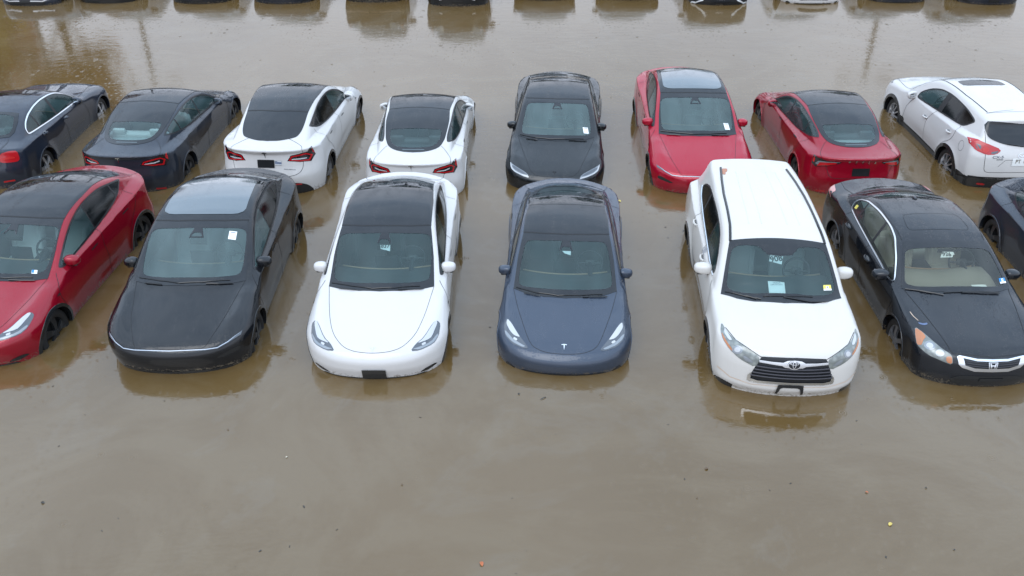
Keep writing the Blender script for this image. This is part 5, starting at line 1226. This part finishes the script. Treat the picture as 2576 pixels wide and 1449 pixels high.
def ex_suv(K):
    s = K.panel('hanging_tag', 'top', [(-.124, 1.657), (.052, 1.628), (.016, 1.50), (-.151, 1.545)], 'paper', -.02, (), .05, 0)
    K.word('tag_number', '908', 'top', (-.052, 1.575), .115, 'ink', -.012, s, 1.0, .16)
    p = K.panel('paper_notice', 'top', [(-.193, 1.274), (.03, 1.258), (.037, 1.125), (-.183, 1.129)], 'paper', -.012, (), .05, 0)
    K.word('notice_heading', 'TESLA', 'top', (-.08, 1.248), .022, 'flaggrey', -.006, p, 1.8)
    K.word('notice_text', 'CERTIFICATE', 'top', (-.08, 1.225), .020, 'flaggrey', -.006, p, 1.4)
    y = K.panel('inspection_sticker', 'top', [(.564, 1.30), (.675, 1.331), (.682, 1.267), (.566, 1.235)], 'yellow', .006, (), .05, 0)
    K.panel('sticker_print', 'top', [(.60, 1.297), (.64, 1.305), (.64, 1.28), (.60, 1.27)], 'white', .009, (), .05, 0, parent=y); K.word('sticker_number', '6', 'top', (.62, 1.287), .03, 'ink', .011, y, 1.3)
    K.panel('sticker_print', 'top', [(.566, 1.255), (.68, 1.287), (.682, 1.267), (.566, 1.235)], 'white', .009, (), .05, 0, parent=y)
    K.panel('peeled_paint', 'SL', [(2.46, 1.09), (2.44, 1.15), (2.36, 1.165), (2.30, 1.14), (2.30, 1.08), (2.38, 1.07)], 'greypatch', .003, (), .05, 1)
    K.panel('peeled_paint', 'top', [(-.51, 4.03), (-.42, 4.03), (-.44, 3.90), (-.47, 3.88), (-.48, 3.78), (-.53, 3.80)], 'rust', .003, (), .05, 1)
def ex_old(K):
    s = K.panel('hanging_tag', 'top', [(-.091, 1.847), (.065, 1.847), (.075, 1.80), (.05, 1.80), (.03, 1.757), (-.146, 1.755)], 'paper', -.02, (), .05, 0)
    K.word('tag_number', '926', 'top', (-.045, 1.80), .085, 'ink', -.012, s, 1.0, -.05)
    y = K.panel('inspection_sticker', 'top', [(.63, 1.51), (.735, 1.55), (.735, 1.50), (.63, 1.46)], 'stickerblue', .006, (), .05, 0)
    K.panel('sticker_print', 'top', [(.665, 1.515), (.70, 1.53), (.70, 1.49), (.665, 1.475)], 'white', .009, (), .05, 0, parent=y); K.word('sticker_number', '9', 'top', (.683, 1.502), .035, 'ink', .011, y, .9)
    K.panel('sticker_print', 'top', [(.63, 1.46), (.735, 1.50), (.735, 1.475), (.63, 1.435)], 'white', .009, (), .05, 0, parent=y)
    K.panel('paper_note', 'top', [(.18, 1.355), (.40, 1.385), (.433, 1.345), (.20, 1.322)], 'paper', -.012, (), .05, 0)
    K.panel('window_sticker', 'L', [(3.52, -.75, 1.10), (3.60, -.76, 1.09), (3.60, -.73, 1.15), (3.52, -.72, 1.16)], 'yellow', .004, (), .05, 0)
def ex_r3(K, ):
    q = P2(K.sh, 'ro', [(4.654, 0, .79)])[0]; K.panel('licence_plate_holder', 'ro', rect((.0, q[1]-.005), .32, .135), 'plastic', .008, (), .04, 0)
def ex_wy_rear(K):
    q = P2(K.sh, 'ro', [(4.66, 0, .90)])[0]; K.panel('licence_plate_holder', 'ro', rect((.0, q[1]), .31, .14), 'plastic', .010, (), .04, 0)
    f = K.panel('flag_sticker', 'ro', rect((-.225, q[1]+.02), .12, .075), 'flaggrey', .008, (), .04, 0)
    for i in range(3): K.panel('flag_stripe', 'ro', rect((-.225-(0 if i else .022), q[1]+.047-.026*i), .12 if i else .07, .009), 'white' if i != 1 else 'flagblue', .011, (), .04, 0, parent=f)
    K.word('lettering', 'DUAL MOTOR', 'ro', (-.42, P2(K.sh, 'ro', [(4.66, 0, .80)])[0][1]), .026, 'chromedark', sx=1.2)
def ex_sticker(K):
    s = slip(K, (.57, 1.34), .10, .125, 'white', a=.2); slip(K, (.565, 1.385), .07, .012, 'flaggrey', 'sticker_print', .2, .009, s)
def ex_sticker2(K):
    s = slip(K, (.565, 1.40), .10, .13, 'white', a=.2); slip(K, (.56, 1.445), .07, .012, 'flaggrey', 'sticker_print', .2, .009, s)
def ex_front_plate(K): fo_plate(K, (0, .40), .32, .10)
def ex_fogs(K):
    for g in (1, -1): h = K.panel('fog_lamp', 'fo', oval((g*.50, .40), .07, .03), 'dark', .008, (), .04, 0); K.panel('light_strip', 'fo', rect((g*.50, .398), .09, .016), 'white', .012, (), .04, 0, parent=h)
    K.panel('lower_mask', 'fo', sym([(0, .52), (.6, .55), (.88, .64), (.90, .45), (.6, .32), (0, .30)]), 'plastic', .006, (), .05, 0); fo_plate(K, (0, .40), .30, .13)
def ex_white_low(K): K.panel('front_intake', 'fo', sym([(0, .47), (.40, .47), (.48, .42), (.40, .385), (0, .375)]), 'grilleblack', .010, (), .05, 0)

FRONT = 'front row, nearest the camera'
make_car('hatch', -7.33, 12.04, -4.9, .29, 'red', 'deep red car facing us, cut by the left edge, with white seats', 'car', 'seatpale', extras=ex_red_y)
bk = make_car('hatch2', -4.60, 11.89, .6, .27, 'black', 'glossy black car with thin white light line across its nose and silvery blue roof', 'car', 'seatgrey', extras=ex_black_y, glass='glassfog'); bk.scale = (1.04, 1, 1)
make_car('hatch', -1.85, 11.79, -.2, .30, 'white', 'white car facing us with hanging tag 837 and black plate holder on its bumper', 'car', 'seatdark', extras=ex_white_y)
make_car('lift', .82, 11.86, -3.1, .31, 'blue', 'slate blue car nose towards us with a chrome T badge on its bonnet', 'car', 'seatdark', extras=ex_blue_3)
make_car('suv', 3.77, 11.48, -3.8, .29, 'creamwhite', 'white SUV facing us with black slatted grille, chrome bar and hanging tag 908', 'suv', 'seatgrey', 'rimgrey', extras=ex_suv)
make_car('old', 6.30, 11.74, 0, .27, 'black2', 'worn black older saloon with chrome-edged grille, orange side lamps and hanging tag 926', 'car', 'seatbeige', 'rimgrey', shelf='shelfpale', extras=ex_old)
make_car('lift', 8.99, 11.88, -1.65, .30, 'bluegrey', 'dark slate blue car, only its rear corner and back wheel inside the right edge', 'car', 'seatdark')
make_car('sport', -10.03, 17.43, 180.2, .30, 'navy', 'dark blue saloon seen from behind at the left edge with chrome-lined side windows', 'car', 'seatdark', 'rimsilver')
make_car('lift', -7.11, 17.33, 177.3, .30, 'bluegrey', 'dark slate blue car seen from behind with pale headrests showing through its rear window', 'car', 'seatpale', shelf='shelfpale')
make_car('hatch', -4.39, 17.28, 177.2, .29, 'white', 'white car seen from behind with black plate holder and small flag sticker', 'car', 'seatdark', 'rimgrey', extras=ex_wy_rear)
make_car('lift', -1.78, 17.00, 179, .30, 'white', 'white car seen from behind, standing just behind the white car tagged 837', 'car', 'seatdark', shelf='shelfdark')
make_car('lift2', .93, 17.34, -3.7, .30, 'grey', 'dark grey car facing us with slim headlights, standing behind the slate blue car', 'car', 'seatgrey', extras=ex_sticker, glass='glassfog')
make_car('hatch2', 3.62, 17.27, -1.4, .31, 'red2', 'bright red car facing us behind the white SUV, silvery roof panel', 'car', 'seatgrey', extras=ex_sticker2, glass='glassfog')
make_car('lift2', 6.35, 17.19, 180.7, .29, 'red', 'red car seen from behind with spaced silver letters across its boot lid', 'car', 'seatdark', shelf='shelfpale', extras=ex_r3)
make_car('csuv', 9.36, 17.44, 181.6, .31, 'white', 'white SUV seen from behind at the right with black wheel arches and red lamps', 'suv', 'seatdark', 'rimsilver')
G = 'cars of the far row, only their bumpers in view'
for kd, x, y, pnt, lab, ex in (
    ('sport', -14.82, 29.95, 'navy', 'dark blue bumper with a chrome strip, leftmost car along the top edge', ex_front_plate),
    ('lift2', -12.55, 30.25, 'black2', 'black bumper second from the left along the top edge', None),
    ('lift', -9.68, 30.21, 'black2', 'black bumper with a ridged lower grille, third from the left along the top edge', ex_front_plate),
    ('hatch', -7.07, 30.20, 'navy', 'dark blue bumper with a blue-grey lower lip, fourth from the left along the top edge', None),
    ('suv', -4.29, 30.42, 'black', 'thin sliver of black bumper left of the one with two small lamp slits', None),
    ('suv', -1.65, 29.98, 'black2', 'black bumper with two small bright lamp slits and a plate holder, top edge', ex_fogs),
    ('hatch', 1.09, 30.60, 'bluegrey', 'car at the top edge above the dark grey car, seen mostly as reflection', None),
    ('hatch', 3.69, 30.65, 'grey', 'car at the top edge above the bright red car, seen mostly as reflection', None),
    ('csuv2', 6.44, 29.96, 'black', 'black bumper with white angular trim and PARK AVE plate, top edge', None),
    ('lift', 9.28, 30.17, 'white', 'white bumper with a black slot, the only white one along the top edge', ex_white_low),
    ('lift', 12.06, 30.30, 'navy', 'dark blue bumper second from the right along the top edge', None),
    ('hatch', 14.81, 30.11, 'navy', 'dark blue bumper with wide black lower grille in the top right corner', ex_front_plate)):
    e_ = make_car(kd, x, y, random.uniform(-2, 2), .31, pnt, lab, 'car', group=G, extras=ex, skip=('grille_trim', 'grille_side', 'emblem') if kd == 'suv' else ())
    if kd == 'suv': e_.scale = (1, 1, 1.2)

# ---------------------------------------------------------------- flood water
def grid_obj(name, V, F, mat, kind=None, smooth=False):
    me = bpy.data.meshes.new(name); me.from_pydata([tuple(map(float, v)) for v in V], [], [list(map(int, f)) for f in F]); me.materials.append(mat)
    if smooth: me.polygons.foreach_set('use_smooth', [True]*len(me.polygons))
    o = bpy.data.objects.new(name, me); scene.collection.objects.link(o)
    if kind: o['kind'] = kind
    return o
m, nt, b = base('muddy_water', (.2, .165, .11), .05, 0, IOR=1.67)
tc = N(nt, 'ShaderNodeTexCoord')
def noise(scale, det, src=None, dist=0, sc=(1, 1, 1), rough=.5):
    mp = N(nt, 'ShaderNodeMapping'); mp.inputs['Scale'].default_value = sc; nt.links.new((src or tc.outputs['Object']), mp.inputs[0])
    n = N(nt, 'ShaderNodeTexNoise', Scale=scale, Detail=det, Distortion=dist, Roughness=rough); nt.links.new(mp.outputs[0], n.inputs['Vector']); return n.outputs[0]
def rng_(v, a, b_, c, d):
    r = N(nt, 'ShaderNodeMapRange'); r.inputs['From Min'].default_value = a; r.inputs['From Max'].default_value = b_; r.inputs['To Min'].default_value = c; r.inputs['To Max'].default_value = d; nt.links.new(v, r.inputs['Value']); return r.outputs[0]
def mth(op, a, b_=None):
    q = N(nt, 'ShaderNodeMath', _operation=op); 
    for i, v in enumerate((a, b_)):
        if v is None: continue
        if isinstance(v, (int, float)): q.inputs[i].default_value = v
        else: nt.links.new(v, q.inputs[i])
    return q.outputs[0]
def mixc(f, a, b_):
    q = N(nt, 'ShaderNodeMix', _data_type='RGBA'); nt.links.new(f, q.inputs[0])
    for i, v in ((6, a), (7, b_)):
        if isinstance(v, tuple): q.inputs[i].default_value = (*v, 1)
        else: nt.links.new(v, q.inputs[i])
    return q.outputs[2]
big = noise(.16, 5, dist=1.2); swirl = noise(.35, 7, dist=2.5, rough=.6); fine = noise(3.0, 4)
c1 = mixc(rng_(big, .35, .65, 0, 1), (.108, .066, .023), (.122, .076, .029))
c2 = mixc(rng_(swirl, .44, .60, 0, .8), c1, (.132, .088, .040))
film = mth('MULTIPLY', rng_(noise(.22, 6, dist=3.0, rough=.62), .54, .60, 0, 1), rng_(noise(.22, 6, dist=3.0, rough=.62), .60, .66, 1, 0))
c3 = mixc(mth('MULTIPLY', film, .12), c2, (.17, .15, .12))
nt.links.new(c3, b.inputs['Base Color'])
nt.links.new(rng_(swirl, .3, .7, .055, .095), b.inputs['Roughness'])
# bump: faint breeze ripples, and rings where raindrops land
def rings(scale, freq, rad, keep):
    vo = N(nt, 'ShaderNodeTexVoronoi', Scale=scale, Randomness=1.0); vo.voronoi_dimensions = '2D'; nt.links.new(tc.outputs['Object'], vo.inputs['Vector'])
    d = vo.outputs['Distance']; col = N(nt, 'ShaderNodeSeparateColor'); nt.links.new(vo.outputs['Color'], col.inputs[0])
    ph = mth('MULTIPLY', d, freq); s = mth('SINE', ph); fall = rng_(d, rad*.15, rad, 1, 0); on = mth('LESS_THAN', col.outputs[0], keep)
    size = mth('MULTIPLY', col.outputs[1], 1.0); return mth('MULTIPLY', mth('MULTIPLY', s, fall), mth('MULTIPLY', on, size))
bumpsum = mth('ADD', mth('MULTIPLY', rings(2.6, 75, .20, .12), .9), mth('MULTIPLY', rings(9.0, 85, .42, .5), .12))
bumpsum = mth('ADD', bumpsum, mth('MULTIPLY', noise(5.0, 3, sc=(.5, 1, 1)), 1.3))
bumpsum = mth('ADD', bumpsum, mth('MULTIPLY', noise(22.0, 2, sc=(.6, 1, 1)), .30))
bu = N(nt, 'ShaderNodeBump', Strength=.35, Distance=.006); nt.links.new(bumpsum, bu.inputs['Height']); nt.links.new(bu.outputs[0], b.inputs['Normal'])
grid_obj('flood_water', [(-160, -40, 0), (160, -40, 0), (160, 96, 0), (-160, 96, 0)], [(0, 1, 2, 3)], m, 'structure')
m, nt, b = base('wet_asphalt', (.05, .05, .05), .5)
V = []; F = []
ys = [-60, 60, 72, 82, 92, 110, 400, 900]; hs = [-.33, -.33, -.2, .15, .6, .9, 2, 4]
for y_, h_ in zip(ys, hs): V += [(-700, y_, h_), (700, y_, h_)]
for i in range(len(ys)-1): F.append((2*i, 2*i+1, 2*i+3, 2*i+2))
grid_obj('ground', V, F, m, 'structure')
# ---------------------------------------------------------------- leaves and flecks afloat
def leafmat(n, c): return base(n, c, .45)[0]
LM = {'orange': leafmat('leaf_orange', (.42, .12, .04)), 'yellow': leafmat('leaf_yellow', (.55, .42, .10)), 'brown': leafmat('leaf_brown', (.10, .06, .03)), 'dark': leafmat('leaf_dark', (.03, .025, .02)), 'pale': leafmat('leaf_pale', (.55, .50, .38))}
for (x, y, c, L, lab) in ((-5.34, 7.23, 'dark', .07, 'dark curled leaf afloat alone at the lower left'), (-.32, 6.36, 'orange', .09, 'orange leaf afloat at the bottom centre'), (4.19, 6.91, 'yellow', .085, 'yellow leaf afloat at the lower right'),
    (.09, 9.16, 'dark', .05, 'small dark leaf afloat below the slate blue car'), (.41, 9.07, 'dark', .12, 'thin dark twig-like leaf below the slate blue car'), (4.09, 7.39, 'orange', .05, 'small red-orange leaf between SUV and yellow leaf'),
    (2.31, 7.77, 'brown', .07, 'brown leaf afloat below and left of the white SUV'), (1.97, 14.69, 'yellow', .11, 'yellow leaf afloat between the two car rows'), (-1.28, 7.51, 'brown', .035, 'tiny brown leaf below the white car tagged 837'),
    (4.8, 7.46, 'dark', .04, 'tiny dark fleck at lower right above the yellow leaf'), (-3.56, 8.46, 'brown', .04, 'tiny brown leaf below the black car'), (2.12, 7.3, 'brown', .035, 'tiny brown fleck in open water left of the SUV front'), (4.75, 6.55, 'dark', .035, 'tiny dark fleck near the bottom right'), (-2.72, 7.97, 'pale', .035, 'tiny pale fleck in open water lower left of centre')):
    n = 8; V = []; a0 = random.uniform(0, 6)
    for i in range(n+1):
        u = i/n; wd = L*.32*math.sin(math.pi*min(u*1.05, 1))**.8*(1+.15*math.sin(9*u)) if c != 'dark' or L < .1 else L*.07; zc = .006+.010*math.sin(3*u)
        for q in (-1, 0, 1): V.append(((u-.5)*L, q*wd, zc+(.35*wd if q else 0)))
    F = [[3*i+j, 3*i+j+1, 3*i+j+4, 3*i+j+3] for i in range(n) for j in range(2)]
    V = [(a*.75, b_*.75, c_*.75) for a, b_, c_ in V]
    o = grid_obj('floating_leaf', V, F, LM[c]); o.location = (x, y, 0); o.rotation_euler = (0, 0, a0); o['label'] = lab; o['category'] = 'leaf'
V = []; F = []
for i in range(90):
    y_ = 4.5+14*random.random()**1.3; x_ = random.uniform(-.62, .62)*y_*1.1; a_ = random.uniform(0, 3.1); l_ = random.uniform(.006, .02); w_ = l_*random.uniform(.2, .6); k = len(V)
    for p_, q_ in ((-1, -1), (1, -1), (1.2, 1), (-.8, 1)): V.append((x_+math.cos(a_)*l_*p_-math.sin(a_)*w_*q_, y_+math.sin(a_)*l_*p_+math.cos(a_)*w_*q_, .004+.002*p_))
    F.append((k, k+1, k+2, k+3))
grid_obj('floating_specks', V, F, LM['dark'], 'stuff')
# ---------------------------------------------------------------- beyond the frame: what the water and the glass mirror
def mk(name, m_, mat, parent=None, at=None):
    o = grid_obj(name, m_[0], m_[1], mat); o.parent = parent
    if at: o.location = at
    return o
metal = base('galvanised_pole', (.10, .10, .10), .5, .3)[0]; lens = base('lamp_lens', (.5, .5, .48), .3)[0]
for x, y, h_, lab in ((-17.9, 43.2, 8.2, 'lamp post beyond the far row at left, mirrored as a dark streak'), (17.7, 43.5, 8.0, 'lamp post beyond the far row at right, mirrored as a faint streak'), (-22.3, 42, 6.2, 'shorter lamp post beyond the far row near the brick building')):
    e = bpy.data.objects.new('lamp_post', None); scene.collection.objects.link(e); e.location = (x, y, 0); e['label'] = lab; e['category'] = 'lamp post'; e['group'] = 'lamp posts beyond the far row'
    mk('pole', tube([(0, 0, -.3), (0, 0, h_)], [.13, .08], 10), metal, e)
    a = mk('arm', tube([(-.9, 0, h_), (.9, 0, h_)], .05, 8), metal, e)
    for g in (-1, 1): hd = mk('lamp_head', box_mesh((g*1.05, 0, h_), (.75, .34, .14), .03), metal, e); mk('lens', box_mesh((g*1.05, 0, h_-.08), (.6, .26, .02), 0), lens, hd)
m, nt, b = base('red_brick', (.25, .09, .06), .8)
br = N(nt, 'ShaderNodeTexBrick', Scale=1.0); br.inputs['Color1'].default_value = (.27, .085, .055, 1); br.inputs['Color2'].default_value = (.20, .07, .05, 1); br.inputs['Mortar'].default_value = (.35, .30, .26, 1); br.inputs['Brick Width'].default_value = .22; br.inputs['Row Height'].default_value = .075; br.inputs['Mortar Size'].default_value = .01
tc = N(nt, 'ShaderNodeTexCoord'); mp = N(nt, 'ShaderNodeMapping'); mp.inputs['Rotation'].default_value = (math.pi/2, 0, 0); nt.links.new(tc.outputs['Object'], mp.inputs[0]); nt.links.new(mp.outputs[0], br.inputs['Vector']); nt.links.new(br.outputs[0], b.inputs['Base Color']); brick = m
stone = base('pale_stone', (.55, .53, .49), .8)[0]; paneM = base('window_pane', (.03, .035, .04), .08)[0]; frameM = base('window_frame_white', (.6, .6, .6), .5)[0]
e = bpy.data.objects.new('brick_building', None); scene.collection.objects.link(e); e.location = (-50, 50, 0); e['label'] = 'long red brick building beyond the far row at left, seen only in reflections'; e['category'] = 'building'
mk('wall', box_mesh((0, 5, 5.4), (36, 10, 12.2), 0), brick, e); mk('cornice', box_mesh((0, 5, 11.65), (36.6, 10.6, .5), .05), stone, e); mk('stone_band', box_mesh((0, -.06, 5.6), (36.1, .25, .5), 0), stone, e); mk('roof', box_mesh((0, 5, 12.0), (35, 9, .3), 0), metal, e)
for i in range(9):
    for zz in (2.6, 8.2):
        f = mk('window', box_mesh((-16+4*i, -.03, zz), (1.9, .2, 2.3), 0), frameM, e); mk('pane', box_mesh((-16+4*i, -.10, zz), (1.6, .12, 2.0), 0), paneM, f)
def leafcloud(n, rx, rz, zc, seed, size=.35):
    r = np.random.default_rng(seed); V = []; F = []
    cl = r.normal(0, 1, (26, 3)); cl /= np.linalg.norm(cl, axis=1)[:, None]; cl *= r.uniform(.35, 1, (26, 1))*[rx*.75, rx*.75, rz*.75]
    for i in range(n):
        c = cl[r.integers(26)]+r.normal(0, .32, 3)*[rx*.55, rx*.55, rz*.5]; c[2] += zc
        u = r.normal(0, 1, 3); u /= np.linalg.norm(u); v = np.cross(u, r.normal(0, 1, 3)); v /= np.linalg.norm(v); k = len(V); s_ = size*r.uniform(.6, 1.3)
        V += [c+u*s_, c+v*s_*.6, c-u*s_, c-v*s_*.6]; F.append([k, k+1, k+2, k+3])
    return V, F
def leafm(n, a, b2):
    m, nt, b = base(n, a, .6); no = N(nt, 'ShaderNodeTexNoise', Scale=.8, Detail=3); tc = N(nt, 'ShaderNodeTexCoord'); nt.links.new(tc.outputs['Object'], no.inputs['Vector']); c = N(nt, 'ShaderNodeValToRGB'); c.color_ramp.elements[0].color = (*a, 1); c.color_ramp.elements[1].color = (*b2, 1); c.color_ramp.elements[0].position = .4; c.color_ramp.elements[1].position = .6; nt.links.new(no.outputs[0], c.inputs[0]); nt.links.new(c.outputs[0], b.inputs['Base Color']); return m
fol = {'green': leafm('foliage_green', (.035, .05, .02), (.07, .09, .03)), 'orange': leafm('foliage_orange', (.35, .10, .03), (.28, .16, .04)), 'yellow': leafm('foliage_yellow', (.40, .28, .05), (.22, .18, .05))}
bark = base('bark', (.06, .05, .04), .9)[0]
crown = leafcloud(2600, 3.2, 3.0, 5.4, 3)
tm_ = {}
tr = tube([(0, 0, -.3), (.1, 0, 1.5), (0, .1, 3.2), (.15, 0, 5.6)], [.28, .22, .17, .06], 8)
lm = [tube([(0, 0, 2.2), (s1*1.2, s2*.8, 4.0), (s1*2.1, s2*1.5, 5.6)], [.12, .07, .03], 6) for s1, s2 in ((1, 1), (-1, .6), (.5, -1.2), (-.6, -1))]
trunkm = merge(tr, *lm); cme = bpy.data.meshes.new('crown'); cme.from_pydata([tuple(map(float, v)) for v in crown[0]], [], crown[1]); cme.materials.append(fol['green']); tme = bpy.data.meshes.new('trunk'); tme.from_pydata(trunkm[0], [], trunkm[1]); tme.materials.append(bark)
hc = leafcloud(2200, 3.2, 2.3, 9.2, 5); hcm = bpy.data.meshes.new('high_crown'); hcm.from_pydata([tuple(map(float, v)) for v in hc[0]], [], hc[1]); hcm.materials.append(fol['orange'])
htm_ = merge(tube([(0, 0, -.3), (.1, 0, 3), (0, .1, 6.2), (.15, 0, 9.5)], [.30, .24, .18, .06], 8), *[tube([(0, 0, 5.2), (a*1.1, b*.8, 7.2), (a*1.9, b*1.5, 9.2)], [.12, .07, .03], 6) for a, b in ((1, 1), (-1, .6), (.5, -1.2), (-.6, -1))])
htm = bpy.data.meshes.new('high_trunk'); htm.from_pydata(htm_[0], [], htm_[1]); htm.materials.append(bark)
for i, (x, y, s_, c) in enumerate(((-26.0, 42, .86, 'yellow'), (-22.6, 45, 1.0, 'orange'), (-15, 66, 1.0, 'green'), (-7, 69, 1.15, 'green'), (1, 67, 1.0, 'green'), (9, 70, 1.2, 'green'), (17, 68, 1.0, 'green'), (25, 66, 1.15, 'green'), (34, 68, 1.2, 'green'), (43, 66, 1.1, 'orange'), (-28.0, 46, 1.0, 'orange'))):
    e = bpy.data.objects.new('tree', None); scene.collection.objects.link(e); e.location = (x, y, 0); e.scale = (s_, s_, s_); e.rotation_euler = (0, 0, i*1.3)
    e['label'] = '%s tree beyond the far row, number %s from the left, seen only in reflections' % (c, ('two', 'four', 'five', 'six', 'seven', 'eight', 'nine', 'ten', 'eleven', 'twelve', 'one')[i]); e['category'] = 'tree'; e['group'] = 'trees beyond the far row'
    a = bpy.data.objects.new('crown', hcm if c == 'orange' and y < 60 else cme); scene.collection.objects.link(a); a.parent = e; a.material_slots[0].link = 'OBJECT'; a.material_slots[0].material = fol[c]
    t2 = bpy.data.objects.new('trunk', htm if c == 'orange' and y < 60 else tme); scene.collection.objects.link(t2); t2.parent = e
